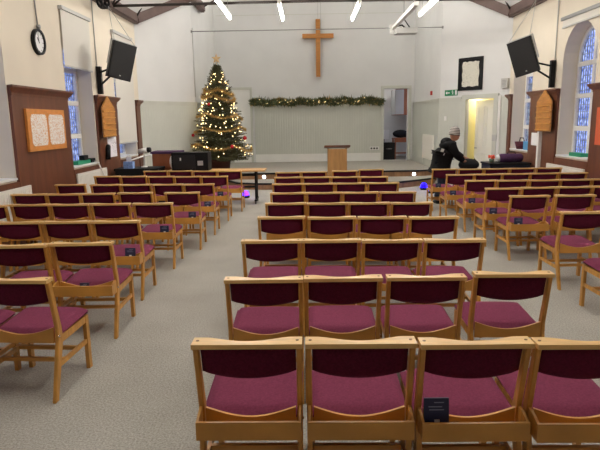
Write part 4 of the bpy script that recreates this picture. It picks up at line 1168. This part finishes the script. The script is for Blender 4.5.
# ------------------------------------------------------------------ person
def skin_obj(name, joints, links, mt, parent=None, sub=2, root_i=0):
    me = bpy.data.meshes.new(name); keys = list(joints); idx = {k: i for i, k in enumerate(keys)}
    me.from_pydata([joints[k][0] for k in keys], [(idx[a], idx[b]) for a, b in links], [])
    o = bpy.data.objects.new(name, me); COL.objects.link(o)
    if parent: o.parent = parent
    sm = o.modifiers.new('skin', 'SKIN'); sm.use_smooth_shade = True
    lay = me.skin_vertices[0].data if me.skin_vertices else None
    if lay is None:
        bm = bmesh.new(); bm.from_mesh(me); bm.verts.layers.skin.verify(); bm.to_mesh(me); bm.free(); lay = me.skin_vertices[0].data
    for i, k in enumerate(keys):
        r = joints[k][1]; lay[i].radius = r if isinstance(r, tuple) else (r, r); lay[i].use_root = (i == root_i)
    sb = o.modifiers.new('sub', 'SUBSURF'); sb.levels = sub; sb.render_levels = sub
    me.materials.append(mt)
    return o
PX, PY = 2.87, 11.95
pr = thing('person', 'person in black jacket and striped beanie leaning over a black bag by the doorway', 'person', (PX, PY, 0))
J = {  # local: +x is the way the person leans
 'pel': ((0, 0, .88), (.15, .13)), 'waist': ((.03, .0, 1.0), (.145, .125)), 'chest': ((.10, .01, 1.15), (.16, .135)), 'collar': ((.18, .015, 1.265), (.12, .1)), 'neck': ((.225, .02, 1.32), .058), 'head0': ((.255, .02, 1.37), .075),
 'hipL': ((.0, .09, .82), .095), 'kneeL': ((.06, .1, .47), .065), 'ankL': ((-.02, .11, .1), .045), 'toeL': ((.14, .12, .035), .035),
 'hipR': ((-.0, -.09, .82), .095), 'kneeR': ((.02, -.1, .47), .065), 'ankR': ((-.1, -.11, .1), .045), 'toeR': ((.07, -.12, .035), .035),
 'shR': ((.17, -.18, 1.225), .068), 'elR': ((.27, -.22, 1.04), .048), 'wrR': ((.47, -.1, .9), .032),
 'shL': ((.19, .2, 1.225), .068), 'elL': ((.34, .22, 1.07), .048), 'wrL': ((.55, .12, .95), .032)}
Lk = [('pel', 'waist'), ('waist', 'chest'), ('chest', 'collar'), ('collar', 'neck'), ('neck', 'head0'), ('pel', 'hipL'), ('hipL', 'kneeL'), ('kneeL', 'ankL'), ('ankL', 'toeL'),
      ('pel', 'hipR'), ('hipR', 'kneeR'), ('kneeR', 'ankR'), ('ankR', 'toeR'), ('collar', 'shR'), ('shR', 'elR'), ('elR', 'wrR'), ('collar', 'shL'), ('shL', 'elL'), ('elL', 'wrL')]
for s in 'RL':                                  # hands with five fingers
    w0 = Vector(J['wr'+s][0]); sg = -1 if s == 'R' else 1
    J['palm'+s] = (tuple(w0+Vector((.06, 0, -.02))), .03); Lk.append(('wr'+s, 'palm'+s))
    for k, (dy, L) in enumerate(((-.027, .062), (-.009, .074), (.009, .07), (.026, .055))):
        a, b = f'f{k}a{s}', f'f{k}b{s}'
        J[a] = (tuple(w0+Vector((.06+L*.6, dy*1.2, -.03))), .0095); J[b] = (tuple(w0+Vector((.06+L, dy*1.3, -.06))), .008); Lk += [('palm'+s, a), (a, b)]
    J['t0'+s] = (tuple(w0+Vector((.07, -sg*.035, -.03))), .01); J['t1'+s] = (tuple(w0+Vector((.105, -sg*.04, -.05))), .009); Lk += [('palm'+s, 't0'+s), ('t0'+s, 't1'+s)]
body = skin_obj('body', J, Lk, M['skin'], pr)
# head shape with face (child of the body's thing)
mm = MB(); hc = Vector((.285, .02, 1.445))
mm.ball(hc, .1, 20, (1.0, .8, 1.18))
for v in mm.bm.verts:
    r = v.co-hc
    if r.x > .03 and abs(r.y) < .03 and -.04 < r.z < .015: v.co.x += .016*(1-abs(r.y)/.03)      # nose
    if r.z < -.05 and r.x > 0: v.co.x += .008
    if r.x > .05 and .012 < r.z < .04 and .015 < abs(r.y) < .05: v.co.x -= .006                  # eye sockets
mm.ball(hc+Vector((-.005, -.083, -.01)), .026, 10, (.7, .35, 1.2)); mm.ball(hc+Vector((-.005, .083, -.01)), .026, 10, (.7, .35, 1.2))
mm.build('head', M['skin'], pr)
mm = MB(); mm.box((hc.x+.082, -.012, hc.z-.062), (hc.x+.097, .052, hc.z-.056)); mm.build('mouth', M['red'], pr)
for sy in (-.034, .034):
    mm = MB(); mm.ball(hc+Vector((.085, sy, .022)), .012, 8); mm.build('eye', M['black'], pr)
# beanie with stripes
mb, nt, b = new_mat('striped_knit'); tc = N(nt, 'ShaderNodeTexCoord'); wv = N(nt, 'ShaderNodeTexWave'); wv.bands_direction = 'Z'; wv.inputs['Scale'].default_value = 9.5
rp = N(nt, 'ShaderNodeValToRGB'); rp.color_ramp.elements[0].position = .4; rp.color_ramp.elements[1].position = .55; rp.color_ramp.elements[0].color = lin('#57504c'); rp.color_ramp.elements[1].color = lin('#b9b2aa')
nt.links.new(tc.outputs['Object'], wv.inputs['Vector']); nt.links.new(wv.outputs['Fac'], rp.inputs['Fac']); nt.links.new(rp.outputs[0], b.inputs['Base Color']); b.inputs['Roughness'].default_value = .95
mm = MB(); mm.lathe((0, 0, 0), [(.108, -.01), (.118, .005), (.118, .05), (.11, .055), (.108, .09), (.09, .135), (.055, .165), (.015, .178)], 24)
ht = mm.build('beanie', mb, pr); ht.location = hc+Vector((-.012, 0, .01)); ht.rotation_euler = (0, .1, 0)
# jacket
q = lambda k, e: (J[k][0], tuple(x+e for x in (J[k][1] if isinstance(J[k][1], tuple) else (J[k][1], J[k][1]))))
JJ = {'hem': ((-.02, 0, .72), (.24, .2)), 'pel': ((0, 0, .87), (.245, .21)), 'waist': ((.03, 0, 1.0), (.235, .21)), 'chest': q('chest', .07), 'collar': q('collar', .055), 'neck': ((.215, .018, 1.31), .1), 'hood': ((.22, .02, 1.345), .1),
      'shR': q('shR', .045), 'elR': q('elR', .042), 'wrR': ((.46, -.11, .91), .062), 'shL': q('shL', .045), 'elL': q('elL', .042), 'wrL': ((.525, .133, .96), .06)}
skin_obj('jacket', JJ, [('pel', 'hem'), ('pel', 'waist'), ('waist', 'chest'), ('chest', 'collar'), ('collar', 'neck'), ('neck', 'hood'), ('collar', 'shR'), ('shR', 'elR'), ('elR', 'wrR'), ('collar', 'shL'), ('shL', 'elL'), ('elL', 'wrL')], M['jacket'], pr, 2, 1)
# hood folded on the back
mm = MB(); mm.ball((.11, .01, 1.30), .14, 14, (.9, 1.0, .75)); mm.build('hood', M['jacket'], pr)
mm = MB(); mm.cbox((0, 0, 0), (.06, .006, .1)); mm.cbox((.05, 0, -.05), (.03, .006, .05)); o = mm.build('back_print', M['greyplastic'], pr); o.location = (-.03, -.225, 1.13); o.rotation_euler = (0, .3, -.35)
TT = {'pel': q('pel', .01), 'hipL': q('hipL', .02), 'kneeL': q('kneeL', .025), 'ankL': ((-.015, .11, .1), .07), 'hipR': q('hipR', .02), 'kneeR': q('kneeR', .025), 'ankR': ((-.095, -.11, .1), .07)}
skin_obj('trousers', TT, [('pel', 'hipL'), ('hipL', 'kneeL'), ('kneeL', 'ankL'), ('pel', 'hipR'), ('hipR', 'kneeR'), ('kneeR', 'ankR')], M['denim'], pr, 2, 0)
for s in 'LR':
    a = Vector(J['ank'+s][0]); mm = MB(); mm.ball((a.x+.06, a.y, .05), .06, 12, (2.2, .8, .83)); mm.build('shoe', M['black'], pr)
# equipment and bag the person leans over
root = thing('equipment_box', 'black equipment box behind the right block under the black bag', 'box', (3.5, 11.98, 0))
mm = MB(); mm.box((-.2, -.2, 0), (.24, .2, .72)); mm.bevel(.012, 2).build('case', M['black'], root)
mm = MB(); mm.box((.235, -.05, .5), (.25, .05, .55)); mm.build('handle', M['steel'], root)
root = thing('black_rucksack', 'black rucksack on the equipment box under the person\'s hands', 'bag', (3.47, 11.95, .72))
mm = MB(); mm.ball((0, 0, .1), .125, 18, (1.75, 1.5, 1.05))
for v in mm.bm.verts:
    if v.co.z < .0: v.co.z = 0
mm.build('body', M['black_cloth'], root)
mm = MB(); mm.tube([(.06, -.05, .19), (.1, -.05, .225), (.16, -.05, .16)], .012, 6); mm.build('strap', M['black'], root)

# ------------------------------------------------------------------ pieces of parts hang under their part
NEST = {('pew_card', 'printed_lines'): 'cover', ('pew_card', 'white_patch'): 'cover', ('hymn_board', 'number_ledge'): 'back_board', ('wall_clock', 'hour_marks'): 'dial',
        ('wall_speaker', 'badge'): 'grille', ('exit_sign', 'arrow'): 'arrow_panel', ('exit_sign', 'running_figure'): 'figure_panel', ('folding_table', 'castor'): 'foot',
        ('desk_lamp', 'lens'): 'head', ('person', 'eye'): 'head', ('person', 'mouth'): 'head', ('person', 'back_print'): 'jacket', ('alarm_sounder', 'grille'): 'case', ('projector', 'lens'): 'case',
        ('socket_outlet', 'plug'): 'plate', ('wall_cupboard', 'door'): 'carcass', ('flower_pot', 'blooms'): 'pot', ('roller_blind', 'bottom_bar'): 'blind_fabric',
        ('stacked_case', 'handle'): 'case', ('equipment_box', 'handle'): 'case', ('amplifier', 'knob'): 'grille', ('radiator', 'valve'): 'pipe'}
stem = lambda n: n.split('.')[0]
def mid(o):
    c = Vector((0, 0, 0))
    for b in o.bound_box: c += Vector(b)/8
    return c + o.location
for o in list(COL.objects):
    if o.parent is None and o.type == 'EMPTY':
        kids = list(o.children)
        for k in kids:
            tgt = NEST.get((stem(o.name), stem(k.name)))
            if not tgt: continue
            cand = [p for p in kids if stem(p.name) == tgt]
            if cand: k.parent = min(cand, key=lambda p: (mid(p)-mid(k)).length)

# ------------------------------------------------------------------ view
vs_ = scene.view_settings; vs_.view_transform = 'Standard'; vs_.look = 'None'; vs_.gamma = 1.0; vs_.use_curve_mapping = False
vs_.exposure = 0.4
scene.cycles.use_denoising = True
scene.cycles.max_bounces = 8; scene.cycles.diffuse_bounces = 5; scene.cycles.transparent_max_bounces = 12
